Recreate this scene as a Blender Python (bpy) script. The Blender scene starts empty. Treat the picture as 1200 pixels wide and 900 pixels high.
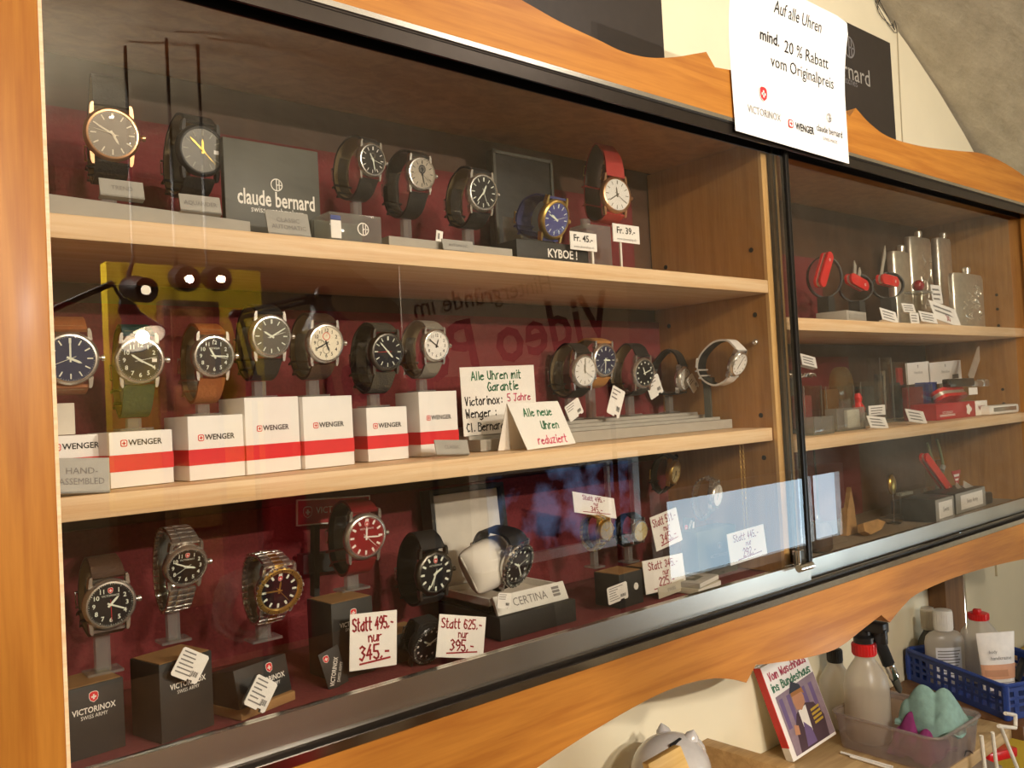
import bpy, bmesh, math, random
from math import sin, cos, pi, radians, hypot, atan2
from mathutils import Matrix, Vector, Euler
random.seed(7)
S = bpy.context.scene
COL = S.collection
H = 1.5                       # camera height above the shop floor
CAMY = -0.67                  # camera distance in front of the shelf fronts (plane y = 0)
FPX = 1003.34
R = Matrix(((0.7659772834, -0.6407848754, -0.0517063323),
            (0.0236752013, -0.0522585692, 0.9983529069),
            (0.6424315420, 0.7659398054, 0.0248581660)))   # rows: right, up, forward
SH1, SH2, FL = H + .1548, H - .0485, H - .25               # shelf tops and cabinet floor
RS1, RS2 = H + .1048, H - .068                             # right compartment
DESK = H - .62
RW = H
# ------------------------------------------------------------------ placing helpers
def ray(px, py):
    return R.transposed() @ Vector(((px - 600) / FPX, (450 - py) / FPX, 1))
def P(px, py, y):
    d = ray(px, py); t = (y - CAMY) / d.y
    return Vector((d.x * t, y, H + d.z * t))
def G(px, py, z):
    d = ray(px, py); t = (z - H) / d.z
    return Vector((d.x * t, CAMY + d.y * t, z))
def mirror(px, py, dist):     # a point of the room that the glass at y=-.012 shows there
    p = P(px, py, dist); p.y = -.024 - p.y
    return p
def proj(p):
    v = R @ (Vector(p) - Vector((0, CAMY, H)))
    return Vector((600 + FPX * v.x / v.z, 450 - FPX * v.y / v.z))
def sx(px, py, y):            # picture pixels per metre along x / z at that spot
    p = P(px, py, y); return (proj(p + Vector((.01, 0, 0))) - proj(p)).length * 100
def sz(px, py, y):
    p = P(px, py, y); return (proj(p + Vector((0, 0, .01))) - proj(p)).length * 100
# ------------------------------------------------------------------ materials
def lin(c):
    c = c / 255.
    return c / 12.92 if c <= .04045 else ((c + .055) / 1.055) ** 2.4
def rgb(h):
    return tuple(lin(int(h[i:i + 2], 16)) for i in (0, 2, 4)) + (1,)
MATS = {}
def nodes(name):
    m = bpy.data.materials.new(name); m.use_nodes = True
    n = m.node_tree.nodes; l = m.node_tree.links
    return m, n, l, n['Principled BSDF']
def mat(name, col, rough=.5, metal=0., emit=0., var=.06, scale=60, bump=0., coat=0., spec=.5):
    m, n, l, b = nodes(name)
    c = rgb(col)
    b.inputs['Roughness'].default_value = rough; b.inputs['Metallic'].default_value = metal
    b.inputs['Specular IOR Level'].default_value = spec
    b.inputs['Coat Weight'].default_value = coat; b.inputs['Coat Roughness'].default_value = .08
    tc = n.new('ShaderNodeTexCoord'); no = n.new('ShaderNodeTexNoise')
    no.inputs['Scale'].default_value = scale; no.inputs['Detail'].default_value = 4
    l.new(tc.outputs['Object'], no.inputs['Vector'])
    r = n.new('ShaderNodeValToRGB')
    r.color_ramp.elements[0].position = .3; r.color_ramp.elements[1].position = .7
    r.color_ramp.elements[0].color = tuple(x * (1 - var) for x in c[:3]) + (1,)
    r.color_ramp.elements[1].color = tuple(min(1, x * (1 + var)) for x in c[:3]) + (1,)
    l.new(no.outputs['Fac'], r.inputs['Fac']); l.new(r.outputs['Color'], b.inputs['Base Color'])
    if bump:
        bn = n.new('ShaderNodeBump'); bn.inputs['Strength'].default_value = bump; bn.inputs['Distance'].default_value = .002
        l.new(no.outputs['Fac'], bn.inputs['Height']); l.new(bn.outputs['Normal'], b.inputs['Normal'])
    if emit:
        b.inputs['Emission Color'].default_value = c; b.inputs['Emission Strength'].default_value = emit
    MATS[name] = m
def wood(name, c1, c2, rough=.4, stretch=(1.5, 14, 30), scale=3., coat=0., axis=None, spec=.5):
    m, n, l, b = nodes(name)
    tc = n.new('ShaderNodeTexCoord'); mp = n.new('ShaderNodeMapping'); mp.inputs['Scale'].default_value = stretch
    l.new(tc.outputs['Object'], mp.inputs['Vector'])
    no = n.new('ShaderNodeTexNoise'); no.inputs['Scale'].default_value = scale; no.inputs['Detail'].default_value = 6; no.inputs['Distortion'].default_value = .8
    l.new(mp.outputs['Vector'], no.inputs['Vector'])
    n2 = n.new('ShaderNodeTexNoise'); n2.inputs['Scale'].default_value = scale * 6; n2.inputs['Detail'].default_value = 3
    l.new(mp.outputs['Vector'], n2.inputs['Vector'])
    mx = n.new('ShaderNodeMath'); mx.operation = 'MULTIPLY_ADD'; mx.inputs[1].default_value = .35
    l.new(n2.outputs['Fac'], mx.inputs[0]); l.new(no.outputs['Fac'], mx.inputs[2])
    r = n.new('ShaderNodeValToRGB'); e = r.color_ramp.elements
    e[0].position = .5; e[1].position = .82; e[0].color = rgb(c1); e[1].color = rgb(c2)
    l.new(mx.outputs[0], r.inputs['Fac']); l.new(r.outputs['Color'], b.inputs['Base Color'])
    b.inputs['Roughness'].default_value = rough; b.inputs['Coat Weight'].default_value = coat; b.inputs['Coat Roughness'].default_value = .2
    b.inputs['Specular IOR Level'].default_value = spec
    MATS[name] = m
def clear(name, ior=1.8, tint='ffffff', rough=0., milk=0., milkcol='ffffff'):
    m = bpy.data.materials.new(name); m.use_nodes = True
    n = m.node_tree.nodes; l = m.node_tree.links; n.clear()
    o = n.new('ShaderNodeOutputMaterial'); t = n.new('ShaderNodeBsdfTransparent'); g = n.new('ShaderNodeBsdfGlossy')
    t.inputs['Color'].default_value = rgb(tint); g.inputs['Roughness'].default_value = rough
    f = n.new('ShaderNodeFresnel'); f.inputs['IOR'].default_value = ior
    ge = n.new('ShaderNodeNewGeometry'); s = n.new('ShaderNodeMath'); s.operation = 'SUBTRACT'; s.inputs[0].default_value = 1
    l.new(ge.outputs['Backfacing'], s.inputs[1])
    u = n.new('ShaderNodeMath'); u.operation = 'MULTIPLY'; l.new(f.outputs[0], u.inputs[0]); l.new(s.outputs[0], u.inputs[1])
    mx = n.new('ShaderNodeMixShader'); l.new(u.outputs[0], mx.inputs[0]); l.new(g.outputs[0], mx.inputs[2])
    if milk:
        d = n.new('ShaderNodeBsdfDiffuse'); d.inputs['Color'].default_value = rgb(milkcol)
        tl = n.new('ShaderNodeBsdfTranslucent'); tl.inputs['Color'].default_value = rgb(milkcol)
        m3 = n.new('ShaderNodeMixShader'); l.new(d.outputs[0], m3.inputs[1]); l.new(tl.outputs[0], m3.inputs[2])
        m2 = n.new('ShaderNodeMixShader'); m2.inputs[0].default_value = milk
        l.new(t.outputs[0], m2.inputs[1]); l.new(m3.outputs[0], m2.inputs[2]); l.new(m2.outputs[0], mx.inputs[1])
    else:
        l.new(t.outputs[0], mx.inputs[1])
    l.new(mx.outputs[0], o.inputs[0]); MATS[name] = m
def mottled(name, c1, c2, strength, scale=6):
    m = bpy.data.materials.new(name); m.use_nodes = True
    n = m.node_tree.nodes; l = m.node_tree.links; n.clear()
    o = n.new('ShaderNodeOutputMaterial'); e = n.new('ShaderNodeEmission'); e.inputs['Strength'].default_value = strength
    tc = n.new('ShaderNodeTexCoord'); no = n.new('ShaderNodeTexNoise'); no.inputs['Scale'].default_value = scale; no.inputs['Detail'].default_value = 5
    l.new(tc.outputs['Object'], no.inputs['Vector'])
    r = n.new('ShaderNodeValToRGB'); r.color_ramp.elements[0].position = .42; r.color_ramp.elements[1].position = .62
    r.color_ramp.elements[0].color = rgb(c1); r.color_ramp.elements[1].color = rgb(c2)
    l.new(no.outputs['Fac'], r.inputs['Fac']); l.new(r.outputs['Color'], e.inputs['Color']); l.new(e.outputs[0], o.inputs[0])
    MATS[name] = m

wood('oak_orange', '9c5f20', 'b5782e', .48, (1.2, 14, 22), 2.6, coat=.06, spec=.3)
wood('oak_upright', '9c5f20', 'b5782e', .45, (22, 14, 1.2), 2.6, coat=.06, spec=.3)
wood('pine_shelf', 'dfb687', 'eecfa6', .5, (1.4, 20, 40), 3)
wood('pine_edge', 'c99a5a', 'dcb377', .45, (30, 20, 1.4), 3)
wood('cabinet_side', 'a06f38', 'b98648', .45, (14, 20, 1.3), 3)
wood('cabinet_back', '4a3120', '5a3d28', .6, (6, 10, 1.3), 3)
wood('bench_wood', 'a5865a', 'bfa172', .6, (1.4, 16, 20), 3)
wood('pine_block', 'e0b35c', 'efc97c', .5, (1.4, 16, 20), 4)
wood('beech', 'a98452', 'c39d68', .5, (1.4, 16, 20), 3)
wood('dark_wood', '5e3d20', '74502c', .5, (20, 16, 1.4), 3)
mat('cream_paint', 'efe4c4', .8, var=.03, scale=8, bump=.15)
mat('grey_paint', 'b5a98c', .8, var=.05, scale=6)
mat('maroon_felt', '762c2e', .95, var=.12, scale=300, bump=.3)
mat('taupe_cloth', '8a7862', .9, var=.1, scale=200); mat('red_paint', 'b3232b', .45); mat('red_plastic', 'd2161c', .3, coat=.3); mat('white_board', 'f2efec', .55, var=.015)
mat('paper', 'f4f0ea', .8, var=.015); mat('ink_black', '1b1a1a', .7); mat('ink_red', '9c1626', .7); mat('ink_green', '1f7a4e', .7)
mat('ink_pink', 'e2557a', .7); mat('ink_grey', '807c7a', .8); mat('ink_white', 'f0ece4', .7); mat('logo_red', 'd8262c', .6)
mat('black_box', '2a2926', .6, var=.05); mat('brown_card', '9a7448', .7)
mat('black_panel', '37302b', .6); mat('sign_grey', '4d4d46', .5, var=.25, scale=14)
mat('display_grey', 'a7a298', .7, var=.04); mat('silver_plate', 'a5a29b', .6, .25)
mat('steel', 'dedbd5', .27, .9); mat('steel_dark', '6d6962', .35, 1.); mat('gold', 'd9b566', .3, .9); mat('rose_gold', 'd2a27a', .3, .9)
mat('chrome', 'e8e6e2', .1, 1.); mat('rail_metal', 'dcd8ce', .26, 1., var=.08, scale=12); mat('track_dark', '4d4640', .3, .9); mat('profile_black', '2a2724', .35, .4)
mat('pewter', 'e6e0d2', .34, .85, var=.1, bump=.25, scale=90)
mat('dial_black', '17171a', .35); mat('dial_blue', '1d2f55', .3); mat('dial_navy', '1f2346', .3); mat('dial_cream', 'efe6cf', .5); mat('dial_white', 'efece6', .5)
mat('dial_red', '8c1f22', .35); mat('dial_silver', 'a69c8c', .4, .1); mat('dial_bronze', '7c7060', .4, .1); mat('dial_grey', '5a564c', .35); mat('dial_purple', '4a4a84', .3); mat('dial_champagne', 'd8c593', .35, .3)
mat('bezel_black', '141416', .3); mat('lume', 'e9efdf', .6); mat('subdial_grey', '8a8678', .5)
mat('leather_black', '23211f', .5, bump=.4, scale=500); mat('leather_brown', '9a5a30', .5, bump=.4, scale=400); mat('leather_dark', '4a3426', .5, bump=.4, scale=400)
mat('leather_tan', 'c58a4c', .55, bump=.3, scale=400); mat('leather_green', '20423a', .5, bump=.3, scale=400); mat('leather_grey', '8a8478', .6, bump=.3, scale=400)
mat('leather_red', 'b23a34', .5, bump=.3, scale=400); mat('leather_blue', '434676', .5, bump=.3, scale=400); mat('leather_white', 'ece9e4', .45)
mat('lining', '8f7d5c', .8); mat('nato_cloth', '4a463c', .8, bump=.6, scale=700); mat('rubber_black', '1d1c1c', .6); mat('rubber_red', '7d1d20', .5)
mat('cushion', 'e6e0d6', .75, var=.03); mat('box_white', 'e4e1da', .5); mat('box_lining', 'd8d0c2', .7)
mat('blade', 'ebe6da', .35, .75); mat('brass', 'b99a50', .3, 1.); mat('blue_card', '2c3f86', .5); mat('tan_stuff', 'b48a58', .7, var=.2, scale=80)
mat('ceramic', 'c9c4bf', .2, coat=.5); mat('slot_black', '0d0c0c', .8); mat('spine_red', 'd12c26', .5)
mat('cover_mauve', '8f7c88', .5, var=.2, scale=40); mat('jacket', '4a3640', .6); mat('skin_print', 'c08a68', .6); mat('hat_print', '34353f', .6); mat('tie_print', '6d5a86', .6); mat('badge', 'c0a23a', .6); mat('title_red', 'b85064', .7); mat('title_green', '3f7a5c', .7); mat('hair_print', 'a5713f', .7)
mat('black_plastic', '1c1b1b', .35); mat('white_plastic', 'e6e2da', .4); mat('cap_red', 'd01f20', .35); mat('basket_blue', '24408c', .45); mat('tube_white', 'eae4dc', .35); mat('print_peach', 'd8a07c', .6); mat('label_white', 'dedee2', .6)
mat('cloth_teal', '7b9a92', .95, var=.12, scale=90, bump=.5); mat('cloth_purple', '7c2a62', .95, var=.15, scale=90, bump=.5); mat('cord_black', '1a1716', .7)
mat('yellow_paint', 'd8b820', .7); mat('yellow_cabinet', 'b59420', .6); mat('wire_white', 'e8e2d4', .4); mat('carton', '9a8672', .8)
mat('bulb', 'ffe2b0', .5, emit=60); mat('bulb_dim', 'ffe6c0', .5, emit=14); mat('shade_black', '1d1714', .4); mat('shade_white', 'f4ead8', .5); mat('lamp_red', '8a1c1a', .45)
mat('poster_paper', 'e2d6c2', .8); mat('ink_violet', '3e1030', .7); mat('floor_tile', '6a5a48', .5, var=.15, scale=4); mat('green_strap', '7c8058', .7); mat('shop_wall', '8c7656', .8, var=.1, scale=3)
mat('catalogue', 'c8c2ae', .6); mat('khaki_box', '5c5a40', .6); mat('crystal_ball', '8c1420', .1, coat=1.)
clear('pane_glass', 1.9, 'f7f6f3'); clear('acrylic', 1.7, 'f6f7f2', .02); clear('acrylic_rim', 1.6, 'dde0d8', .05, .20); clear('crystal', 1.35, 'ffffff')
clear('poly_bag', 2.2, 'f6f4ee', .06, .06); clear('milky', 1.45, 'f4efe4', .3, .55, 'f2ece2'); clear('tray_plastic', 1.5, 'f0eae6', .15, .26, 'dcd4d2'); clear('amber_clear', 1.5, 'e4dcae', .03, .15, 'd8c890')
mottled('daylight', 'b9d4e4', 'eaf4f8', 8.2, 2.2); mottled('street_blue', '0d1018', '88a6d8', 2.6, 9)
# stone vault
m, n, l, b = nodes('vault_stone')
tc = n.new('ShaderNodeTexCoord'); no = n.new('ShaderNodeTexNoise'); no.inputs['Scale'].default_value = 9; no.inputs['Detail'].default_value = 10; no.inputs['Roughness'].default_value = .72
mp = n.new('ShaderNodeMapping'); mp.inputs['Scale'].default_value = (1, 2.2, 2.2); mp.inputs['Rotation'].default_value = (.5, .3, .4)
l.new(tc.outputs['Object'], mp.inputs['Vector']); l.new(mp.outputs[0], no.inputs['Vector'])
r_ = n.new('ShaderNodeValToRGB'); r_.color_ramp.elements[0].position = .35; r_.color_ramp.elements[1].position = .72
r_.color_ramp.elements[0].color = rgb('ab9f87'); r_.color_ramp.elements[1].color = rgb('cdc2a8'); l.new(no.outputs['Fac'], r_.inputs['Fac']); l.new(r_.outputs[0], b.inputs['Base Color'])
bn = n.new('ShaderNodeBump'); bn.inputs['Strength'].default_value = .6; bn.inputs['Distance'].default_value = .012; l.new(no.outputs['Fac'], bn.inputs['Height']); l.new(bn.outputs[0], b.inputs['Normal'])
b.inputs['Roughness'].default_value = .85; MATS['vault_stone'] = m
# ------------------------------------------------------------------ mesh builder
T3 = Matrix.Translation
def RX(a): return Matrix.Rotation(radians(a), 4, 'X')
def RY(a): return Matrix.Rotation(radians(a), 4, 'Y')
def RZ(a): return Matrix.Rotation(radians(a), 4, 'Z')
_txt = {}
def text_mesh(s, bold=False):
    k = (s, bold)
    if k not in _txt:
        c = bpy.data.curves.new('lettering', 'FONT'); c.body = s; c.resolution_u = 2; c.align_x = 'CENTER'; c.align_y = 'CENTER'
        if bold: c.offset = .018
        o = bpy.data.objects.new('lettering', c); COL.objects.link(o)
        bpy.context.view_layer.update()
        me = bpy.data.meshes.new_from_object(o.evaluated_get(bpy.context.evaluated_depsgraph_get()))
        vs = [(v.co.x, v.co.y) for v in me.vertices]; fs = [tuple(p.vertices) for p in me.polygons]
        bpy.data.objects.remove(o); bpy.data.curves.remove(c); bpy.data.meshes.remove(me)
        w = max(v[0] for v in vs) - min(v[0] for v in vs) if vs else 1
        _txt[k] = (vs, fs, w)
    return _txt[k]
GL = {'A': '00 29 50|13 43', 'B': '00 09 38 47 36 05|35 44 42 30 00', 'C': '48 29 17 04 12 20 41', 'G': '48 29 17 04 12 20 41 44 34', 'J': '09 59|39 32 20 01',
      'S': '48 29 08 06 34 43 41 20 01', 'U': '09 02 20 42 49|49 40', 'V': '09 20 49', 'W': '09 10 26 40 59', 'a': '45 25 03 01 20 42|46 40', 'b': '09 00|03 25 43 41 20 01',
      'c': '45 25 03 01 20 41', 'd': '45 25 03 01 20 42|49 40', 'e': '03 44 35 15 03 01 20 41', 'h': '09 00|04 26 44 40', 'i': '16 10|18 19', 'l': '19 10', 'm': '06 00|04 16 25 20|24 46 55 50',
      'n': '06 00|04 26 44 40', 'o': '26 04 01 20 41 44 26', 'r': '06 00|04 26 36', 's': '45 16 04 32 30 01', 't': '19 11 20 30|06 36', 'u': '06 01 20 42|46 40', 'v': '06 20 46', 'w': '06 10 24 40 56',
      'x': '06 40|46 00', 'z': '06 46 00 40', 'g': '45 25 03 01 20 42|46 4a 2b 0a', '0': '29 06 03 20 43 46 29', '1': '17 39 30', '2': '07 29 48 46 00 40', '3': '08 29 47 25 43 20 01', '4': '39 03 43|36 30',
      '5': '49 09 05 35 43 41 20 01', '6': '48 19 04 02 20 41 43 25 04', '7': '09 49 10', '8': '25 07 29 47 25 03 20 43 25', '9': '47 29 07 05 24 45|47 43 20', ':': '25 26|21 22', ';': '25 26|22 10', ',': '11 00',
      '.': '20 21', '-': '14 44', ' ': ''}
NARROW = {'i': 3, 'l': 3, ':': 4, '.': 4, ',': 3, ' ': 4, 't': 5, 'r': 5, 'm': 7, 'W': 7}
def catmull(pts, n=5, closed=False):
    out = []; N = len(pts); V = [Vector(p) for p in pts]
    rng = range(N) if closed else range(N - 1)
    for i in rng:
        a = V[(i - 1) % N] if closed or i > 0 else V[0] * 2 - V[1]
        b = V[i]; c = V[(i + 1) % N]
        d = V[(i + 2) % N] if closed or i + 2 < N else V[-1] * 2 - V[-2]
        for k in range(n):
            t = k / n
            out.append(.5 * ((2 * b) + (c - a) * t + (2 * a - 5 * b + 4 * c - d) * t * t + (3 * b - a - 3 * c + d) * t ** 3))
    if not closed: out.append(V[-1])
    return out
class MB:
    def __init__(s): s.bm = bmesh.new(); s.ms = []; s.X = Matrix()
    def mi(s, m):
        if m not in s.ms: s.ms.append(m)
        return s.ms.index(m)
    def raw(s, m, vs, fs, X=None):
        X = s.X @ X if X else s.X; i = s.mi(m)
        v = [s.bm.verts.new(X @ Vector(p)) for p in vs]
        for f in fs:
            try: s.bm.faces.new([v[k] for k in f]).material_index = i
            except ValueError: pass
        return v
    def box(s, m, c, d, X=None, bev=0., taper=1.):
        x, y, z = d[0] / 2, d[1] / 2, d[2] / 2
        vs = [(sx_ * x * (taper if sz_ > 0 else 1), sy_ * y * (taper if sz_ > 0 else 1), sz_ * z) for sz_ in (-1, 1) for sx_, sy_ in ((-1, -1), (1, -1), (1, 1), (-1, 1))]
        fs = [(3, 2, 1, 0), (4, 5, 6, 7), (0, 1, 5, 4), (1, 2, 6, 5), (2, 3, 7, 6), (3, 0, 4, 7)]
        XX = T3(c) if X is None else X @ T3(c)
        v = s.raw(m, vs, fs, XX)
        if bev:
            es = {e for q in v for e in q.link_edges}
            bmesh.ops.bevel(s.bm, geom=list(es), offset=bev, segments=2, affect='EDGES', profile=.5, clamp_overlap=True)
    def quad(s, m, pts, X=None): s.raw(m, pts, [tuple(range(len(pts)))], X)
    def lathe(s, m, prof, X=None, n=28, cap=True):     # axis +Z, profile (r, z)
        vs = []; fs = []
        for r, z in prof:
            for k in range(n):
                a = 2 * pi * k / n; vs.append((r * cos(a), r * sin(a), z))
        for j in range(len(prof) - 1):
            for k in range(n):
                a, b = j * n + k, j * n + (k + 1) % n
                fs.append((a, b, b + n, a + n))
        if cap:
            fs.append(tuple(reversed(range(n)))); fs.append(tuple((len(prof) - 1) * n + k for k in range(n)))
        s.raw(m, vs, fs, X)
    def ring(s, m, prof, X=None, n=28):                # closed profile swept round Z
        vs = []; fs = []; L = len(prof)
        for r, z in prof:
            for k in range(n):
                a = 2 * pi * k / n; vs.append((r * cos(a), r * sin(a), z))
        for j in range(L):
            for k in range(n):
                a, b = j * n + k, j * n + (k + 1) % n; c, d = ((j + 1) % L) * n + (k + 1) % n, ((j + 1) % L) * n + k
                fs.append((a, b, c, d))
        s.raw(m, vs, fs, X)
    def cyl(s, m, p0, p1, r0, r1=None, n=14):
        p0, p1 = Vector(p0), Vector(p1); r1 = r0 if r1 is None else r1
        q = (p1 - p0).to_track_quat('Z', 'Y').to_matrix().to_4x4()
        s.lathe(m, [(r0, 0), (r1, (p1 - p0).length)], T3(p0) @ q, n)
    def sphere(s, m, c, r, X=None, n=16, k=10, sq=(1, 1, 1)):
        prof = [(max(1e-5, r * sin(pi * j / k)), -r * cos(pi * j / k)) for j in range(k + 1)]
        XX = T3(c) @ Matrix.Diagonal((*sq, 1)); s.lathe(m, prof, X @ XX if X else XX, n)
    def tube(s, m, pts, r, n=8, closed=False, X=None):
        V = [Vector(p) for p in pts]; N = len(V); vs = []; fs = []; up = None
        for i in range(N):
            t = (V[(i + 1) % N] - V[i - 1]) if closed else (V[min(i + 1, N - 1)] - V[max(i - 1, 0)])
            t.normalize()
            if up is None: up = t.orthogonal()
            up = (up - t * up.dot(t)).normalized(); w = t.cross(up)
            for k in range(n):
                a = 2 * pi * k / n; vs.append(V[i] + (up * cos(a) + w * sin(a)) * r)
        for i in range(N if closed else N - 1):
            for k in range(n):
                a, b = i * n + k, i * n + (k + 1) % n; j = (i + 1) % N
                fs.append((a, b, j * n + (k + 1) % n, j * n + k))
        if not closed: fs += [tuple(reversed(range(n))), tuple((N - 1) * n + k for k in range(n))]
        s.raw(m, vs, fs, X)
    def prism(s, m, out, d, X=None):                   # outline in local XZ, thickness along +Y, front at y=0
        N = len(out); vs = [(p[0], 0, p[1]) for p in out] + [(p[0], d, p[1]) for p in out]
        fs = [tuple(range(N)), tuple(reversed(range(N, 2 * N)))] + [(i, N + i, N + (i + 1) % N, (i + 1) % N) for i in range(N)]
        s.raw(m, vs, fs, X)
    def ribbon(s, mo, mi, path, wid, th, cap=None):    # strap: path of (y, z), width along x; outer face to the left of travel
        N = len(path); vs = []
        for i, p in enumerate(path):
            t = (path[min(i + 1, N - 1)] - path[max(i - 1, 0)]).normalized(); nn = Vector((-t.y, t.x))
            w = wid(i / (N - 1)) / 2; o = p + nn * th * .5; q = p - nn * th * .5
            vs += [(-w, o.x, o.y), (w, o.x, o.y), (w, q.x, q.y), (-w, q.x, q.y)]
        fo, fi = [], []
        for i in range(N - 1):
            a, b = 4 * i, 4 * i + 4
            fo += [(a, a + 1, b + 1, b), (a + 1, a + 2, b + 2, b + 1), (a + 3, a, b, b + 3)]; fi += [(a + 2, a + 3, b + 3, b + 2)]
        fo += [(3, 2, 1, 0), (4 * N - 4, 4 * N - 3, 4 * N - 2, 4 * N - 1)]
        v = s.raw(mo, vs, fo); k = s.mi(mi)
        for f in fi: s.bm.faces.new([v[j] for j in f]).material_index = k
    def text(s, m, st, c, h, X=None, bold=False, maxw=None, flip=False):   # upright text on a face looking to -Y
        vs, fs, w = text_mesh(st, bold); k = h; kx = h
        if maxw and w * h > maxw: kx = maxw / w
        f = -1 if flip else 1
        s.raw(m, [(c[0] + f * x * kx, c[1], c[2] + y * k) for x, y in vs], fs, X)
    def hand(s, m, st, c, h, X=None, wt=.1, maxw=None, align=0):           # hand-lettered strokes on a face looking to -Y
        adv = 0; segs = []
        for ch in st:
            g = GL.get(ch, '')
            for stroke in g.split('|') if g else []:
                pts = []
                for q in stroke.split():
                    y = {'a': -2, 'b': -3}.get(q[1]); y = int(q[1]) if y is None else y
                    pts.append(((adv + int(q[0]) + random.uniform(-.25, .25)), y + random.uniform(-.3, .3)))
                segs.append(pts)
            adv += NARROW.get(ch, 6)
        k = h / 9; kx = k
        if maxw and adv * k > maxw: kx = maxw / adv
        ox = -adv * kx / 2 if align == 0 else 0
        t = wt * h / 2
        for pts in segs:
            Q = [Vector((c[0] + ox + x * kx, c[2] + y * k - h / 2)) for x, y in pts]
            for a, b in zip(Q, Q[1:]):
                d = b - a
                if d.length < 1e-6: continue
                d.normalize(); nn = Vector((-d.y, d.x)) * t; a2 = a - d * t * .8; b2 = b + d * t * .8
                s.raw(m, [(p.x, c[1], p.y) for p in (a2 - nn, b2 - nn, b2 + nn, a2 + nn)], [(0, 1, 2, 3)], X)
    def build(s, name, parent=None, loc=None, smooth=38):
        me = bpy.data.meshes.new(name); s.bm.to_mesh(me); s.bm.free()
        for m in s.ms: me.materials.append(MATS[m])
        if smooth:
            me.polygons.foreach_set('use_smooth', [True] * len(me.polygons)); me.set_sharp_from_angle(angle=radians(smooth))
        o = bpy.data.objects.new(name, me); COL.objects.link(o)
        if parent: o.parent = parent
        if loc is not None: o.location = loc
        return o
def tag(o, label, cat, group=None):
    o['label'] = label; o['category'] = cat
    if group: o['group'] = group
    return o
def thing(name, label, cat, loc=(0, 0, 0), rot=(0, 0, 0), group=None):    # rot: tilt(x), roll(y), yaw(z) in degrees
    o = bpy.data.objects.new(name, None); COL.objects.link(o); o.empty_display_size = .02
    o.location = loc; o.rotation_mode = 'YXZ'; o.rotation_euler = tuple(radians(a) for a in rot)
    return tag(o, label, cat, group)
def pose(o, loc, rot=(0, 0, 0)):
    o.location = loc; o.rotation_mode = 'YXZ'; o.rotation_euler = tuple(radians(a) for a in rot); return o
def struct(o, kind='structure'):
    o['kind'] = kind; return o
# ------------------------------------------------------------------ logos
def rrect(w, h, r, n=4, cx=0, cz=0):
    out = []
    for (sx_, sz_, a0) in ((1, 1, 0), (-1, 1, 90), (-1, -1, 180), (1, -1, 270)):
        for k in range(n + 1):
            a = radians(a0 + 90 * k / n); out.append((cx + sx_ * (w / 2 - r) + r * cos(a), cz + sz_ * (h / 2 - r) + r * sin(a)))
    return out
def shield(b, c, h, X=None, red='logo_red', white='ink_white'):
    x, y, z = c; k = h / 2
    out = [(-.8, .7), (-.5, .95), (0, 1), (.5, .95), (.8, .7), (.85, 0), (.65, -.6), (0, -1), (-.65, -.6), (-.85, 0)]
    b.quad(white, [(x + p[0] * k * 1.12, y, z + p[1] * k * 1.12) for p in out], X)
    b.quad(red, [(x + p[0] * k, y - .0001, z + p[1] * k) for p in out], X)
    for w, t in ((.9, .3), (.3, .9)):
        b.quad(white, [(x + i * w * k / 2 * 1.1, y - .0002, z + j * t * k / 2 * 1.1) for i, j in ((-1, -1), (1, -1), (1, 1), (-1, 1))], X)
def cross_badge(b, c, h, X=None):
    x, y, z = c
    b.quad('logo_red', [(x + p[0], y, z + p[1]) for p in rrect(h, h, h * .25)], X)
    b.quad('ink_white', [(x + p[0], y - .0001, z + p[1]) for p in rrect(h * .74, h * .74, h * .16)], X)
    for w, t in ((.5, .17), (.17, .5)):
        b.quad('logo_red', [(x + i * w * h / 2, y - .0002, z + j * t * h / 2) for i, j in ((-1, -1), (1, -1), (1, 1), (-1, 1))], X)
def wenger(b, c, h, X=None):
    cross_badge(b, (c[0] - h * 2.75, c[1], c[2]), h * 1.05, X); b.text('ink_black', 'WENGER', (c[0] + h * .55, c[1], c[2]), h * 1.25, X, bold=True)
def ring_logo(b, m, c, h, X=None):
    x, y, z = c; o = [(cos(2 * pi * k / 24), sin(2 * pi * k / 24)) for k in range(24)]
    for k in range(24):
        p, q = o[k], o[(k + 1) % 24]
        b.quad(m, [(x + p[0] * h * .42, y, z + p[1] * h * .42), (x + q[0] * h * .42, y, z + q[1] * h * .42), (x + q[0] * h * .5, y, z + q[1] * h * .5), (x + p[0] * h * .5, y, z + p[1] * h * .5)], X)
    for (x0, x1, z0, z1) in ((-.05, .03, -.45, .45), (.03, .44, -.04, .04), (.17, .25, -.35, .35)):
        b.quad(m, [(x + x0 * h, y, z + z0 * h), (x + x1 * h, y, z + z0 * h), (x + x1 * h, y, z + z1 * h), (x + x0 * h, y, z + z1 * h)], X)
# ================================================================== THE CABINET
XL, XD0, XD1, XR, DEP = .134, 1.033, 1.071, 1.95, .208
cab = thing('display_cabinet', 'orange oak wall display cabinet with scalloped edges and sliding glass doors', 'display cabinet', (0, 0, 0))
def curve2(segs):
    out = []
    for s in segs:
        c = catmull([Vector(p) for p in s], 6)
        out += [(v.x, v.y) for v in (c if not out else c[1:])]
    return out
up = curve2([[(.06, .452), (.30, .448), (.46, .428), (.574, .411), (.627, .402), (.685, .396), (.725, .392), (.769, .395), (.816, .406), (.853, .418), (.88, .427)], [(.88, .427), (.896, .411)],
             [(.896, .411), (.95, .417), (1.06, .431), (1.17, .421), (1.227, .408)], [(1.227, .408), (1.246, .424)],
             [(1.246, .424), (1.289, .407), (1.35, .396), (1.461, .399), (1.595, .412), (1.707, .424), (1.807, .422), (1.913, .409), (1.98, .39)]])
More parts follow.
